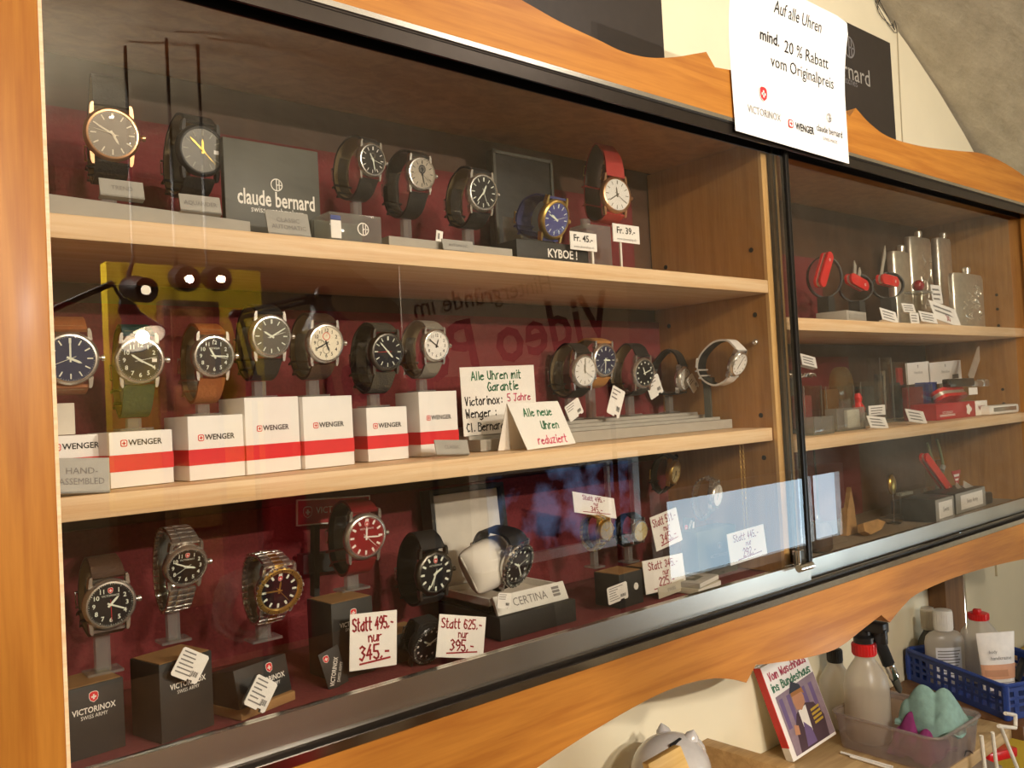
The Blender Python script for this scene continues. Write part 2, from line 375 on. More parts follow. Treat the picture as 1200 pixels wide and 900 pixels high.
b = MB(); b.prism('oak_orange', [(x, H + z) for x, z in up] + [(1.98, H + .352), (.06, H + .352)], .026); b.build('top_valance', cab, (0, -.03, 0))
lo = curve2([[(.06, -.40), (.30, -.392), (.45, -.371), (.555, -.350), (.628, -.338), (.708, -.329), (.767, -.328), (.822, -.334), (.862, -.345), (.887, -.355)], [(.887, -.355), (.909, -.338)],
             [(.909, -.338), (.935, -.343), (1.012, -.354), (1.08, -.360), (1.121, -.358), (1.17, -.349), (1.228, -.339)], [(1.228, -.339), (1.252, -.355)],
             [(1.252, -.355), (1.30, -.338), (1.345, -.329), (1.453, -.326), (1.6, -.330), (1.782, -.342), (1.98, -.36)]])
b = MB(); b.prism('oak_orange', [(1.98, H - .275), (.06, H - .275)] + [(x, H + z) for x, z in lo], .026); b.build('bottom_valance', cab, (0, -.03, 0))
b = MB(); b.box('oak_upright', (.097, -.018, H + .04), (.073, .024, .62), bev=.0015); b.build('stile', cab)
b = MB(); b.box('oak_upright', (1.963, -.018, H + .04), (.035, .024, .62), bev=.0015); b.build('stile', cab)
b = MB(); b.box('cabinet_side', (.124, .1, H + .05), (.019, .212, .63)); b.build('side_panel', cab)
b = MB(); b.box('cabinet_side', (1.962, .1, H + .05), (.02, .212, .63))
for z in (.20, .17, .135, .0, -.03): b.cyl('slot_black', (1.9525, .05, H + z - .02), (1.951, .05, H + z - .02), .003)
b.build('side_panel', cab)
b = MB(); b.box('cabinet_side', ((XD0 + XD1) / 2, .106, H + .05), (XD1 - XD0, .2, .598))
b.box('pine_edge', ((XD0 + XD1) / 2, .0035, H + .05), (XD1 - XD0 + .0004, .005, .598))
for (yy, z) in ((.179, .109), (.179, .071), (.025, .109), (.025, -.032), (.024, -.091), (.179, .2), (.025, .2), (.179, -.091)): b.cyl('slot_black', (XD0 + .001, yy, H + z), (XD0 - .0006, yy, H + z), .0034)
b.build('divider', cab)
for yy in (.026, .179): b = MB(); b.sphere('steel', (XD0 - .002, yy, H + .0705), .0046); b.build('shelf_peg', cab)
b = MB(); b.box('cabinet_back', (1.045, .2135, H + .05), (1.83, .009, .63)); b.build('back_panel', cab)
b = MB(); b.box('cabinet_side', (1.045, .1, H + .358), (1.85, .2, .016)); b.build('top_panel', cab)
b = MB(); b.box('maroon_felt', ((.134 + 1.05) / 2, .104, FL - .0087), (.916, .208, .016)); b.build('floor_panel', cab)
b = MB(); b.box('taupe_cloth', ((1.05 + 1.955) / 2, .104, FL - .0087), (.905, .208, .016)); b.build('floor_panel', cab)
for (x0, x1, zt, m) in ((XL, XD0 - .0004, SH1, 'pine_shelf'), (XL, XD0 - .0004, SH2, 'pine_shelf'), (XD1 + .0004, XR, RS1, 'pine_shelf'), (XD1 + .0004, XR, RS2, 'pine_shelf')):
    y0 = .008 if zt == SH2 else .001
    b = MB(); b.box(m, ((x0 + x1) / 2, (y0 + .205) / 2, zt - .0097), (x1 - x0, .205 - y0, .018), bev=.001); b.build('shelf', cab)
# felt-covered backing boards
for i, (x0, x1, z0, z1) in enumerate(((XL, .985, SH1, H + .30), (XL, XD0, SH2, H + .117), (XL, XD0, FL, H - .095), (XD1, 1.52, RS1, H + .25), (XD1, 1.60, RS2, H + .062), (XD1, 1.62, FL, H - .10))):
    b = MB(); b.box('maroon_felt', ((x0 + x1) / 2, .203, (z0 + z1) / 2 + .0004), (x1 - x0, .008, z1 - z0 - .001)); b.build('felt_backing', cab)
# tracks
b = MB()
b.box('track_dark', (1.045, -.014, H + .3485), (1.83, .03, .007)); b.box('track_dark', (1.045, -.0265, H + .341), (1.83, .003, .020))
b.box('rail_metal', (1.045, -.0295, H + .3495), (1.83, .003, .005)); b.box('profile_black', (1.045, -.0045, H + .338), (1.83, .002, .014)); b.build('top_track', cab)
b = MB()
b.box('chrome', (1.045, -.014, H - .2725), (1.83, .03, .004)); b.box('chrome', (1.045, -.0285, H - .2705), (1.83, .0025, .008))
b.box('track_dark', (1.045, -.0175, H - .267), (1.83, .008, .009)); b.build('bottom_track', cab)
def door(x0, x1, y, edge_side):
    d = MB(); d.box('pane_glass', ((x0 + x1) / 2, y, H + .052), (x1 - x0, .004, .576)); o = d.build('sliding_pane', cab)
    d = MB(); d.box('rail_metal', ((x0 + x1) / 2, y, H - .250), (x1 - x0, .0075, .028)); d.box('rail_metal', ((x0 + x1) / 2, y - .0042, H - .2375), (x1 - x0, .0012, .003)); d.build('bottom_rail', o, None, 0)
    xe = x1 if edge_side > 0 else x0
    d = MB(); d.box('profile_black', (xe, y, H + .052), (.006, .008, .576)); d.box('steel_dark', (xe + .0032 * edge_side, y - .003, H + .052), (.0012, .004, .576)); d.build('edge_profile', o)
    return o
dl = door(XL + .003, 1.0665, -.0135, 1); dr = door(1.048, XR + .004, -.0045, -1)
b = MB(); b.box('pine_shelf', (XL + .002, -.014, H + .04), (.0035, .012, .61)); b.build('edge_channel', cab)
b = MB(); p = P(938, 664, -.024); b.cyl('chrome', p + Vector((-.014, -.006, 0)), p + Vector((.017, -.006, 0)), .0052); b.cyl('black_plastic', p + Vector((.017, -.006, 0)), p + Vector((.0185, -.006, 0)), .0035)
b.box('steel_dark', p + Vector((.002, .003, .012)), (.02, .006, .02), bev=.001); b.cyl('chrome', p + Vector((-.004, -.001, .004)), p + Vector((-.004, -.001, .022)), .0025); b.build('lock', dl)
# ================================================================== WATCHES
def hand_poly(L, w, tail): return [(-w / 2, -tail), (w / 2, -tail), (w / 2, L * .75), (0, L), (-w / 2, L * .75)]
STRAP = {'black': ('leather_black', 'lining'), 'brown': ('leather_brown', 'lining'), 'dark': ('leather_dark', 'lining'), 'tan': ('leather_tan', 'lining'), 'green': ('leather_green', 'lining'), 'grey': ('leather_grey', 'lining'),
         'red': ('leather_red', 'leather_dark'), 'blue': ('leather_blue', 'leather_blue'), 'white': ('leather_white', 'rubber_black'), 'rubber': ('rubber_black', 'rubber_black'), 'redrubber': ('rubber_red', 'rubber_black'), 'nato': ('nato_cloth', 'nato_cloth'), 'blackall': ('leather_black', 'leather_black')}
LOOPS = {}
def watch(label, px, py, y, h, case='steel', dial='dial_black', strap='black', marks='baton', mcol='lume', hands=(305, 120), hcol='lume', yaw=0, tilt=6, roll=0, sub=(), bezel=None, top=.006, sag=.018, deep=.052, link=None, path=None, group=None, square=False, name='wristwatch', tagm=None, hexa=False):
    r = h / sz(px, py, y) / 2; c = P(px, py, y)
    t = thing(name, label, 'watch', c, (tilt, roll, yaw), group)
    A = RX(90)
    b = MB(); n = 12 if hexa else 36
    b.lathe(case, [(r * .60, -.0052), (r * .9, -.0048), (r * .985, -.002), (r, .0005), (r * .985, .0028), (r * .90, .0048), (r * .835, .0050), (r * .825, .0040)], A, n)
    w = r * 1.22
    for sx_ in (-1, 1):
        for sz_ in (-1, 1):
            b.prism(case, [(sx_ * (w / 2 + .0001), sz_ * r * .72), (sx_ * (w / 2 + r * .16), sz_ * r * .68), (sx_ * (w / 2 + r * .13), sz_ * (r * 1.0)), (sx_ * (w / 2 + r * .08), sz_ * (r * 1.12)), (sx_ * (w / 2), sz_ * (r * 1.12))], .0055, T3((0, -.0015, 0)))
    b.build('case', t)
    b = MB(); b.cyl(case, (r * .98, 0, 0), (r + .0012, 0, 0), .0012, n=8); b.lathe(case, [(.0021, 0), (.0025, .0004), (.0025, .0024), (.002, .003)], T3((r + .001, 0, 0)) @ RY(90), 12); b.build('crown', t)
    rd = r * .825
    b = MB(); b.lathe(dial, [(rd, .0034), (rd, .00405), (1e-5, .00405)], A, 36, cap=False)
    yf = -.0042
    for k in range(12):
        a = radians(30 * k); dx, dz = sin(a), cos(a)
        Q = RY(30 * k)
        if marks in ('baton', 'chunky'):
            L0, L1, ww = (.68, .92, .028) if marks == 'baton' else (.70, .92, .055)
            if k == 0: ww *= 1.8
            b.quad(mcol, [(-ww * rd, yf, L0 * rd), (ww * rd, yf, L0 * rd), (ww * rd, yf, L1 * rd), (-ww * rd, yf, L1 * rd)], Q)
        elif marks == 'dots':
            o = [(.075 * rd * cos(q * pi / 4), yf, .80 * rd + .075 * rd * sin(q * pi / 4)) for q in range(8)]; b.quad(mcol, o, Q)
        elif marks == 'arabic':
            if not (k == 0 and 'shield' in sub) and not (k == 3 and 'date' in sub): b.text(mcol, str(k or 12), (dx * rd * .74, yf, dz * rd * .74), rd * .30, bold=True)
        elif marks == 'roman':
            b.text(mcol, ['XII', 'I', 'II', 'III', 'IV', 'V', 'VI', 'VII', 'VIII', 'IX', 'X', 'XI'][k], (dx * rd * .76, yf, dz * rd * .76), rd * .22)
        if marks != 'baton':
            b.quad(mcol, [(-.012 * rd, yf, .93 * rd), (.012 * rd, yf, .93 * rd), (.012 * rd, yf, .985 * rd), (-.012 * rd, yf, .985 * rd)], Q)
    for k in range(60):
        if k % 5: b.quad(mcol, [(-.006 * rd, yf, .95 * rd), (.006 * rd, yf, .95 * rd), (.006 * rd, yf, .985 * rd), (-.006 * rd, yf, .985 * rd)], RY(6 * k))
    if 'shield' in sub: shield(b, (0, yf, rd * .66), rd * .26)
    if 'name' in sub: b.text(mcol, 'VICTORINOX', (0, yf, rd * .42), rd * .13)
    if 'wname' in sub: b.text(mcol, 'WENGER', (0, yf, rd * .42), rd * .15)
    if 'date' in sub: b.quad('dial_white', [(rd * i, yf - .0001, rd * j) for i, j in ((.55, -.09), (.78, -.09), (.78, .09), (.55, .09))])
    if 'chrono' in sub:
        for (cx, cz, col) in ((-.36, -.02, 'subdial_grey'), (.0, -.4, 'subdial_grey'), (0, .40, 'logo_red')):
            for rr, m_ in ((.24, col), (.20, dial)):
                b.quad(m_, [(rd * (cx + rr * cos(q * pi / 9)), yf - .00005 * (1 if rr < .22 else 0) - .00003, rd * (cz + rr * sin(q * pi / 9))) for q in range(18)])
            b.quad(col, [(rd * (cx - .012), yf - .0002, rd * cz), (rd * (cx + .012), yf - .0002, rd * cz), (rd * (cx + .05), yf - .0002, rd * (cz + .16)), (rd * (cx + .03), yf - .0002, rd * (cz + .17))])
    if 'open' in sub:
        b.quad('dial_black', [(rd * .30 * cos(q * pi / 10), yf - .0001, rd * (.30 + .32 * sin(q * pi / 10))) for q in range(20)]); b.ring('steel', [(rd * .16, .0042), (rd * .19, .0042), (rd * .19, .0045), (rd * .16, .0045)], A @ T3((0, rd * .3, 0)), 16)
    do = b.build('dial', t)
    for nm, L, ww, ang, yy in (('hour_hand', .52, .10, hands[0], -.0044), ('minute_hand', .82, .075, hands[1], -.0047)):
        b = MB(); b.prism(hcol, hand_poly(L * rd, ww * rd, .16 * rd), .0002, RY(ang) @ T3((0, yy, 0))); b.build(nm, do)
    if h >= 40:
        b = MB(); b.prism('logo_red' if 'redsec' in sub else hcol, hand_poly(.86 * rd, .022 * rd, .25 * rd), .0001, RY(hands[0] + 133) @ T3((0, -.0049, 0))); b.lathe(hcol, [(.06 * rd, .0040), (.06 * rd, .0052)], A, 12); b.build('second_hand', do)
        b = MB(); b.lathe('crystal', [(rd * .995, .0052), (rd * .9, .0056), (rd * .5, .0058), (1e-5, .0059)], A, 32, cap=False); b.build('crystal', t)
    if bezel:
        b = MB(); b.ring(bezel, [(r * .80, .0048), (r * 1.02, .0040), (r * 1.03, .0056), (r * .98, .0068), (r * .85, .0066)], A, 40)
        for k in range(60):
            b.quad('lume' if bezel != 'gold' else 'bezel_black', [((-.006 if k % 5 else -.02) * r, -.0069, r * .88), ((.006 if k % 5 else .02) * r, -.0069, r * .88), ((.006 if k % 5 else .02) * r, -.0069, r * .97), ((-.006 if k % 5 else -.02) * r, -.0069, r * .97)], RY(6 * k))
        for k in range(30): b.box(case, (0, -.0052, r * 1.03), (r * .1, .0022, r * .04), RY(12 * k))
        b.build('bezel', t)
    # strap loop in the local YZ plane
    pts = path or [(.000, r * 1.03), (.010, r * 1.0 + top), (deep * .5, r * .98 + top * 1.25), (deep * .86, r * .62 + top * .5), (deep, -r * .1 - sag * .3), (deep * .88, -r * .75 - sag * .9), (deep * .52, -r - sag * 1.25), (.011, -r - sag * .95), (.001, -r * 1.03)]
    cp = catmull(pts, 7)
    if link:
        L = [0]
        for a, q in zip(cp, cp[1:]): L.append(L[-1] + (q - a).length)
        step = .0062; k = 0; d = .003; s1 = MB(); m_out, m_mid = link
        while d < L[-1] - .002:
            while L[k + 1] < d: k += 1
            f = (d - L[k]) / (L[k + 1] - L[k]); p_ = cp[k].lerp(cp[k + 1], f); tt = (cp[k + 1] - cp[k]).normalized()
            X = T3((0, p_.x, p_.y)) @ RX(math.degrees(atan2(tt.y, tt.x)))
            ww = w * (1 - .14 * sin(pi * d / L[-1]))
            for sgn in (-1, 1): s1.box(m_out, (sgn * ww * .345, 0, 0), (ww * .30, step * .9, .003), X, bev=.0005)
            s1.box(m_mid, (0, 0, .0002), (ww * .37, step * .86, .0034), X, bev=.0006)
            d += step
        so = s1.build('bracelet', t)
    else:
        mo, mi = STRAP[strap]
        b = MB(); b.ribbon(mo, mi, cp, lambda u: w * (1 - .16 * sin(pi * u)), .0026)
        if strap in ('nato',):
            b.ribbon('nato_cloth', 'nato_cloth', [v * .97 for v in cp[8:-8]], lambda u: w * .98, .0012)
        for e in (2, -3):
            q = cp[e]; q2 = cp[e + (1 if e > 0 else -1)]
            b.box('lining', (0, q.x, q.y), (w * .82, .0005, .0034)) if strap in ('green', 'brown') else None
        so = b.build('strap', t)
        i = int(len(cp) * (.52 if not path else .5)); q = cp[i]; tt = (cp[i + 1] - cp[i]).normalized(); X = T3((0, q.x, q.y)) @ RX(math.degrees(atan2(tt.y, tt.x)))
        b = MB(); ww = w * .98; bx = .0032
        bm_ = 'gold' if 'gold' in case else ('steel' if strap != 'white' else 'leather_white')
        b.tube(bm_, [(-ww / 2, -.006, .001), (ww / 2, -.006, .001), (ww / 2, .006, .001), (-ww / 2, .006, .001)], .0011, 6, True, X); b.cyl(bm_, X @ Vector((0, -.006, .002)), X @ Vector((0, .007, .002)), .0007, n=6)
        b.build('buckle', so)
        for di in (4, 8):
            q = cp[min(i + di, len(cp) - 2)]; tt = (cp[min(i + di + 1, len(cp) - 1)] - q).normalized(); X = T3((0, q.x, q.y)) @ RX(math.degrees(atan2(tt.y, tt.x)))
            b = MB(); b.tube(mo, [(-ww * .5, 0, -.0025), (ww * .5, 0, -.0025), (ww * .5, 0, .0025), (-ww * .5, 0, .0025)], .0012, 6, True, X); b.build('keeper', so)
    LOOPS[label] = (t, cp, r, w, c)
    return t
def clip_parts(t, label, ztop_box):
    """clear C-shaped holder inside the strap of the watch with that label, with its stem down to the stand."""
    wt, cp, r, w, c = LOOPS[label]
    M = T3(c) @ wt.rotation_euler.to_matrix().to_4x4()
    N = len(cp); seg = cp[int(N * .42):int(N * .86)]
    b = MB(); inn = []
    for i, p in enumerate(seg):
        tt = (seg[min(i + 1, len(seg) - 1)] - seg[max(i - 1, 0)]).normalized(); inn.append(p - Vector((-tt.y, tt.x)) * .0030)
    b.X = M; b.ribbon('acrylic_rim', 'acrylic_rim', inn, lambda u: w * .5, .0016); b.X = Matrix()
    low = min(seg, key=lambda v: v.y); lw = M @ Vector((0, low.x, low.y)); 
    if lw.z - .002 - ztop_box > .001:
        b.box('acrylic_rim', (lw.x, lw.y, (lw.z - .002 + ztop_box + .0005) / 2), (w * .45, .007, lw.z - .002 - ztop_box - .0005)); b.box('acrylic_rim', (lw.x, lw.y, ztop_box + .0012), (w * 1.1, .02, .0022))
    o = b.build('holder_clip', t); return lw
# ------------------------------------------------------------------ stand boxes
def brand_box(label, bl, br, z, hgt, wl, kind, yaw=8, depth=.045, group=None, wpx=None):
    a = G(*bl, z); q = G(*br, z); wd = wpx or (q - a).length; d = depth
    lw = LOOPS[wl][4] if wl else None
    t = thing('watch_stand', label, 'watch stand', a, (0, 0, yaw), group)
    b = MB()
    if kind == 'white':
        b.box('white_board', (wd / 2, d / 2, hgt / 2), (wd, d, hgt), bev=.0006); b.build('box', t)
        b = MB(); z0, z1 = .0125, .0255
        b.box('logo_red', (wd / 2, d / 2, (z0 + z1) / 2), (wd + .0006, d + .0006, z1 - z0)); b.build('red_band', t)
        b = MB(); zc = .0255 + (hgt - .0255) * .34 if hgt > .05 else .0255 + (hgt - .0255) * .5
        wenger(b, (wd * .50, -.0003, zc), .0052); b.build('logo_print', t)
    else:
        b.box('black_box', (wd / 2, d / 2, hgt / 2), (wd, d, hgt), bev=.0006); b.box('brown_card', (wd / 2, d / 2, hgt + .0002), (wd - .003, d - .003, .0006)); b.build('box', t)
        b = MB(); shield(b, (wd * .52, -.0004, hgt * .83), .0075); b.text('ink_white', 'VICTORINOX', (wd * .52, -.0004, hgt * .83 - .0095), .0062, maxw=wd * .68, bold=True); b.text('ink_white', 'SWISS ARMY', (wd * .52, -.0004, hgt * .83 - .0145), .0042, maxw=wd * .42); b.build('logo_print', t)
    bpy.context.view_layer.update()
    if wl:
        wt = t.matrix_basis.inverted()
        o = bpy.data.objects
        lw = clip_parts(t, wl, z + hgt)
        ch = t.children[-1] if t.children else None
        for ch in [x for x in COL.objects if x.parent == t and x.name.startswith('holder_clip')]: ch.matrix_parent_inverse = (T3(a) @ RZ(yaw)).inverted()
    return t
# ------------------------------------------------------------------ cards
def hcard(label, cx, cy, y, wpx, hpx, lines, name='price_card', cat='price card', m='paper', roll=0, lean=0, yaw=0, under=False, col='ink_red', group=None, floor=None, tent=False):
    p = P(cx, cy, y); w = wpx / sx(cx, cy, y); h = hpx / sz(cx, cy, y)
    b = MB(); b.box(m, (0, .0004, 0), (w, .0008, h))
    for (st, fx, fz, fh, c_, mw) in lines: b.hand(c_, st, (fx * w, -.0003, fz * h), fh * h, maxw=(mw * w if mw else None), wt=.15, align=(0 if abs(fx) < .3 else 1) if c_ != 'ink_red' else 0)
    if under: b.quad(col, [(-w * .3, -.0003, -h * .42), (w * .36, -.0003, -h * .36), (w * .36, -.0003, -h * .325), (-w * .3, -.0003, -h * .385)])
    if tent: b.box(m, (0, h * .55 * .5, -h * .02), (w, .0008, h * 1.03), T3((0, h * .27 * 0, 0)) @ RX(0) @ T3((0, 0, 0)) if False else T3((0, h * .0, 0)))
    o = b.build(name, None, None, 0); pose(o, p, (lean, roll, yaw)); return tag(o, label, cat, group)
def pcard(label, cx, cy, y, wpx, hpx, old, new, roll=0, lean=0, yaw=0, group='handwritten price cards in red ink'):
    return hcard(label, cx, cy, y, wpx, hpx, [('Statt ' + old, 0, .30, .22, 'ink_red', .88), ('nur', .04, .06, .17, 'ink_red', .3), (new, .04, -.21, .25, 'ink_red', .66)], roll=roll, lean=lean, yaw=yaw, under=True, group=group)
def plate(label, cx, cy, y, wpx, hpx, lines, lean=-20, roll=0, m='silver_plate', yaw=0, name='name_plate', cat='name plate', group='small grey name plates'):
    p = P(cx, cy, y); w = wpx / sx(cx, cy, y); h = hpx / sz(cx, cy, y)
    b = MB(); b.box(m, (0, .0006, 0), (w, .0012, h), bev=.0002)
    b.box(m, (0, h * .22, -h * .5 + .0006), (w, h * .44, .0012))
    k = len(lines)
    for i, s_ in enumerate(lines): b.text('ink_grey', s_, (0, -.0003, h * (.12 if k > 1 else 0) - i * h * .3), h * .26 if k > 1 else h * .34, maxw=w * .8)
    o = b.build(name, None, None, 0); pose(o, p, (lean, roll, yaw)); return tag(o, label, cat, group)
def barcode_tag(label, cx, cy, y, wpx, hpx, roll=0, m='paper', black=False, yaw=0, lean=0, group='small white barcode tags', name='price_tag', notch=True, lines=6):
    p = P(cx, cy, y); w = wpx / sx(cx, cy, y); h = hpx / sz(cx, cy, y); rd = random.Random(cx)
    out = [(-w / 2 + .0015, -h / 2), (w * .1, -h / 2), (w * .12, -h / 2 + h * .08), (w * .3, -h / 2 + h * .08), (w * .32, -h / 2), (w / 2 - .0015, -h / 2), (w / 2, -h / 2 + .0015), (w / 2, h / 2 - .0015), (w / 2 - .0015, h / 2), (-w / 2 + .0015, h / 2), (-w / 2, h / 2 - .0015), (-w / 2, -h / 2 + .0015)]
    b = MB(); b.prism(m, out, .0007)
    if black: b.prism('black_box', [(x * 1.02 - w * .06, z * 1.02 - h * .01) for x, z in out], .0006, T3((0, .0009, 0)))
    for i in range(lines):
        ww = rd.uniform(.3, .75) * w; zz = h * .36 - i * h * .14
        b.quad('ink_grey', [(-w * .42, -.0002, zz), (-w * .42 + ww, -.0002, zz), (-w * .42 + ww, -.0002, zz + h * .045), (-w * .42, -.0002, zz + h * .045)])
    for i in range(7): b.quad('ink_black', [(w * (.12 + i * .04), -.0003, -h * .3), (w * (.135 + i * .04 + .01 * (i % 2)), -.0003, -h * .3), (w * (.135 + i * .04 + .01 * (i % 2)), -.0003, -h * .12), (w * (.12 + i * .04), -.0003, -h * .12)])
    o = b.build(name, None, None, 0); pose(o, p, (lean, roll, yaw)); return tag(o, label, 'price tag', group)
# ------------------------------------------------------------------ TOP SHELF, left
g = 'wristwatches on the top shelf'
b = MB(); xa, xb = G(45, 246, SH1).x + .004, P(285, 262, .02).x
b.prism('display_grey', [(0, 0), (xb - xa, 0), (xb - xa, .0085), (0, .014)], .11); pose(b.build('display_board'), (xa, .006, SH1))
tag(bpy.data.objects['display_board'], 'long grey wedge-shaped display board on the top shelf under the two left watches', 'display board')
watch('rose gold watch with a bronze dial on black strap, leftmost on the top shelf', 131, 158, .062, 62, 'rose_gold', 'dial_bronze', 'black', 'baton', 'dial_cream', (150, 298), 'dial_cream', group=g, sag=.012, top=.022, tilt=8, yaw=-6)
watch('black-cased watch with a plain dark dial, second from left on the top shelf', 235, 177, .062, 60, 'rubber_black', 'dial_grey', 'black', 'baton', 'subdial_grey', (0, 310), 'brass', group=g, sag=.012, top=.008, yaw=4, sub=('date',))
for lb, z in (('rose gold watch with a bronze dial on black strap, leftmost on the top shelf', SH1 + .013), ('black-cased watch with a plain dark dial, second from left on the top shelf', SH1 + .010)):
    c = LOOPS[lb][4]; t = thing('watch_holder', ('clear holder inside the leftmost watch of the top shelf' if 'rose' in lb else 'clear holder inside the dark-dial watch of the top shelf'), 'watch holder', (c.x, c.y + .03, z), (0, 0, 0), 'clear watch holders')
    clip_parts(t, lb, z)
    for ch in [x for x in COL.objects if x.parent == t]: ch.matrix_parent_inverse = T3(t.location).inverted()
def holder(lb, z, label):
    c = LOOPS[lb][4]; t = thing('watch_holder', label, 'watch holder', (c.x, c.y + .03, z), (0, 0, 0), 'clear watch holders')
    clip_parts(t, lb, z)
    for ch in [x for x in COL.objects if x.parent == t]: ch.matrix_parent_inverse = T3(t.location).inverted()
    return t
plate('small grey name plate in front of the rose gold watch', 143, 221, .004, 52, 22, ['TREND'], lean=-15)
plate('small grey name plate in front of the dark-dial watch', 235, 239, .004, 48, 22, ['AQUARIDER'], lean=-15)
b = MB(); x0, x1 = P(263, 215, .05).x, P(374, 215, .05).x; hh = P(263, 160, .05).z - SH1
b.box('sign_grey', ((x1 - x0) / 2, .004, hh / 2), (x1 - x0, .008, hh), bev=.0006)
cx = (x1 - x0) * .53; ring_logo(b, 'ink_white', (cx, -.0003, hh * .60), .0115); b.text('ink_white', 'claude bernard', (cx, -.0003, hh * .445), .0195, maxw=.074, bold=True); b.text('ink_white', 'swiss watchmakers', (cx, -.0003, hh * .335), .008, maxw=.05)
b.box('black_box', ((x1 - x0) / 2, .018, .002), (x1 - x0, .03, .004)); pose(b.build('brand_sign'), (x0, .05, SH1)); tag(bpy.data.objects['brand_sign'], 'dark grey standing sign with white lettering beside the dark-dial watch', 'sign')
plate('small grey name plate in front of the dark standing sign', 338, 262, .006, 50, 30, ['CLASSIC', 'AUTOMATIC'], lean=-15)
watch('black strap watch with black skeleton dial above the clear logo block', 434, 188, .075, 40, 'steel', 'dial_black', 'black', 'baton', 'ink_white', (330, 165), 'lume', group=g, sag=.016, sub=('open',), yaw=6)
watch('watch with silver open-heart dial, fourth from left on the top shelf', 492, 204, .075, 40, 'steel', 'dial_silver', 'blackall', 'baton', 'dial_black', (0, 165), 'dial_black', group=g, sag=.02, sub=('open',), deep=.058)
watch('steel watch with black dial in crinkled clear wrap on the top shelf', 564, 226, .07, 45, 'steel', 'dial_black', 'black', 'baton', 'lume', (25, 220), 'lume', group=g, sag=.012)
# clear logo block
b = MB(); t = thing('acrylic_block', 'clear acrylic block with a white ring logo on the top shelf', 'display block', P(387, 283, .012) * 1, (0, 0, 0)); t.location.z = SH1
b.box('acrylic_rim', (.027, .018, .0135), (.054, .036, .027), bev=.001); b.box('dial_grey', (.027, .034, .0135), (.05, .002, .024)); ring_logo(b, 'ink_white', (.034, -.0004, .0135), .012); b.build('block', t)
b = MB(); b.box('paper', (.006, -.0006, .011), (.010, .0008, .016)); b.box('blue_card', (.006, -.0006, .0215), (.010, .0008, .004)); b.build('sticker', t)
holder('black strap watch with black skeleton dial above the clear logo block', SH1 + .0275, 'clear holder on the logo block carrying the skeleton-dial watch')
b = MB(); xa, xb = P(456, 285, .012).x, P(600, 290, .012).x; b.prism('display_grey', [(0, 0), (xb - xa, 0), (xb - xa, .009), (0, .010)], .10); o = pose(b.build('display_board'), (xa, .012, SH1)); tag(o, 'short grey display board on the top shelf under the middle watches', 'display board')
holder('watch with silver open-heart dial, fourth from left on the top shelf', SH1 + .0105, 'clear holder under the silver open-heart watch')
holder('steel watch with black dial in crinkled clear wrap on the top shelf', SH1 + .0105, 'clear holder under the plastic-wrapped watch')
# crinkled wrap on that watch
def wrap(label, cx, cy, y, rpx, rot=0):
    p = P(cx, cy, y); r = rpx / sz(cx, cy, y); b = MB(); rd = random.Random(int(cx)); vs = []; fs = []; N = 14; K = 6
    for j in range(K + 1):
        for k in range(N):
            a = 2 * pi * k / N; q = .62 + .38 * j / K; vs.append((cos(a) * r * q * rd.uniform(.92, 1.08), .004 * j + rd.uniform(-.002, .002), sin(a) * r * q * rd.uniform(.92, 1.1)))
    for j in range(K):
        for k in range(N): fs.append((j * N + k, j * N + (k + 1) % N, (j + 1) * N + (k + 1) % N, (j + 1) * N + k))
    b.raw('poly_bag', vs, fs); o = pose(b.build('plastic_wrap', None, None, 20), p); tag(o, label, 'plastic wrap', 'clear plastic wraps round the watches'); return o
wrap('crinkled clear wrap round the steel watch on the top shelf', 567, 232, .066, 30); wrap('loose clear wrap under the skeleton-dial watch', 441, 205, .07, 24); wrap('loose clear wrap round the silver open-heart watch', 493, 218, .07, 25)
b = MB(); b.box('paper', (0, .0005, 0), (.008, .001, .0115)); b.quad('ink_grey', [(-.002, -.0003, -.003), (0, -.0003, -.003), (0, -.0003, .003), (-.002, -.0003, .003)]); o = pose(b.build('price_tag'), P(515, 277, .03), (0, 8, 0)); tag(o, 'tiny white stub tag between the open-heart watch and the wrapped watch', 'price tag')
plate('small grey name plate below the plastic-wrapped watch', 537, 288, .004, 36, 14, ['AUTOMATIC'], lean=-12)
# black open box lid, label, KYBOE box
t = thing('framed_board', 'black framed square board standing behind the blue watch', 'board', P(617, 268, .16) * 1); t.location.z = SH1
w_ = 70 / sx(617, 225, .16); h_ = P(617, 182, .16).z - SH1
b = MB(); b.box('black_box', (0, .008, h_ / 2), (w_, .012, h_), bev=.002); b.build('panel', t)
b = MB()
for (c, d) in (((0, 0, h_ - .003), (w_, .003, .004)), ((-w_ / 2 + .002, 0, h_ / 2), (.004, .003, h_)), ((w_ / 2 - .002, 0, h_ / 2), (.004, .003, h_))): b.box('sign_grey', c, d)
b.build('frame', t)
p = P(601, 262, .12); b = MB(); b.box('acrylic_rim', (0, .0005, .027), (.030, .001, .054)); b.box('brown_card', (.0, .0025, .02), (.026, .001, .04)); o = pose(b.build('clear_card'), (p.x, .12, SH1 + .02)); tag(o, 'pinkish clear card standing left of the blue watch', 'card')
t = thing('watch_stand', 'black box with white lettering under the blue and gold watch', 'watch stand', (P(606, 300, .02).x, .02, SH1), (0, 0, 0)); wd = P(690, 305, .02).x - t.location.x
b = MB(); b.box('black_box', (wd / 2, .035, .0115), (wd, .07, .023), bev=.001); b.build('box', t)
b = MB(); b.text('ink_white', 'KYBOE !', (wd * .62, -.0004, .0105), .0135, maxw=.045, bold=True); b.build('logo_print', t)
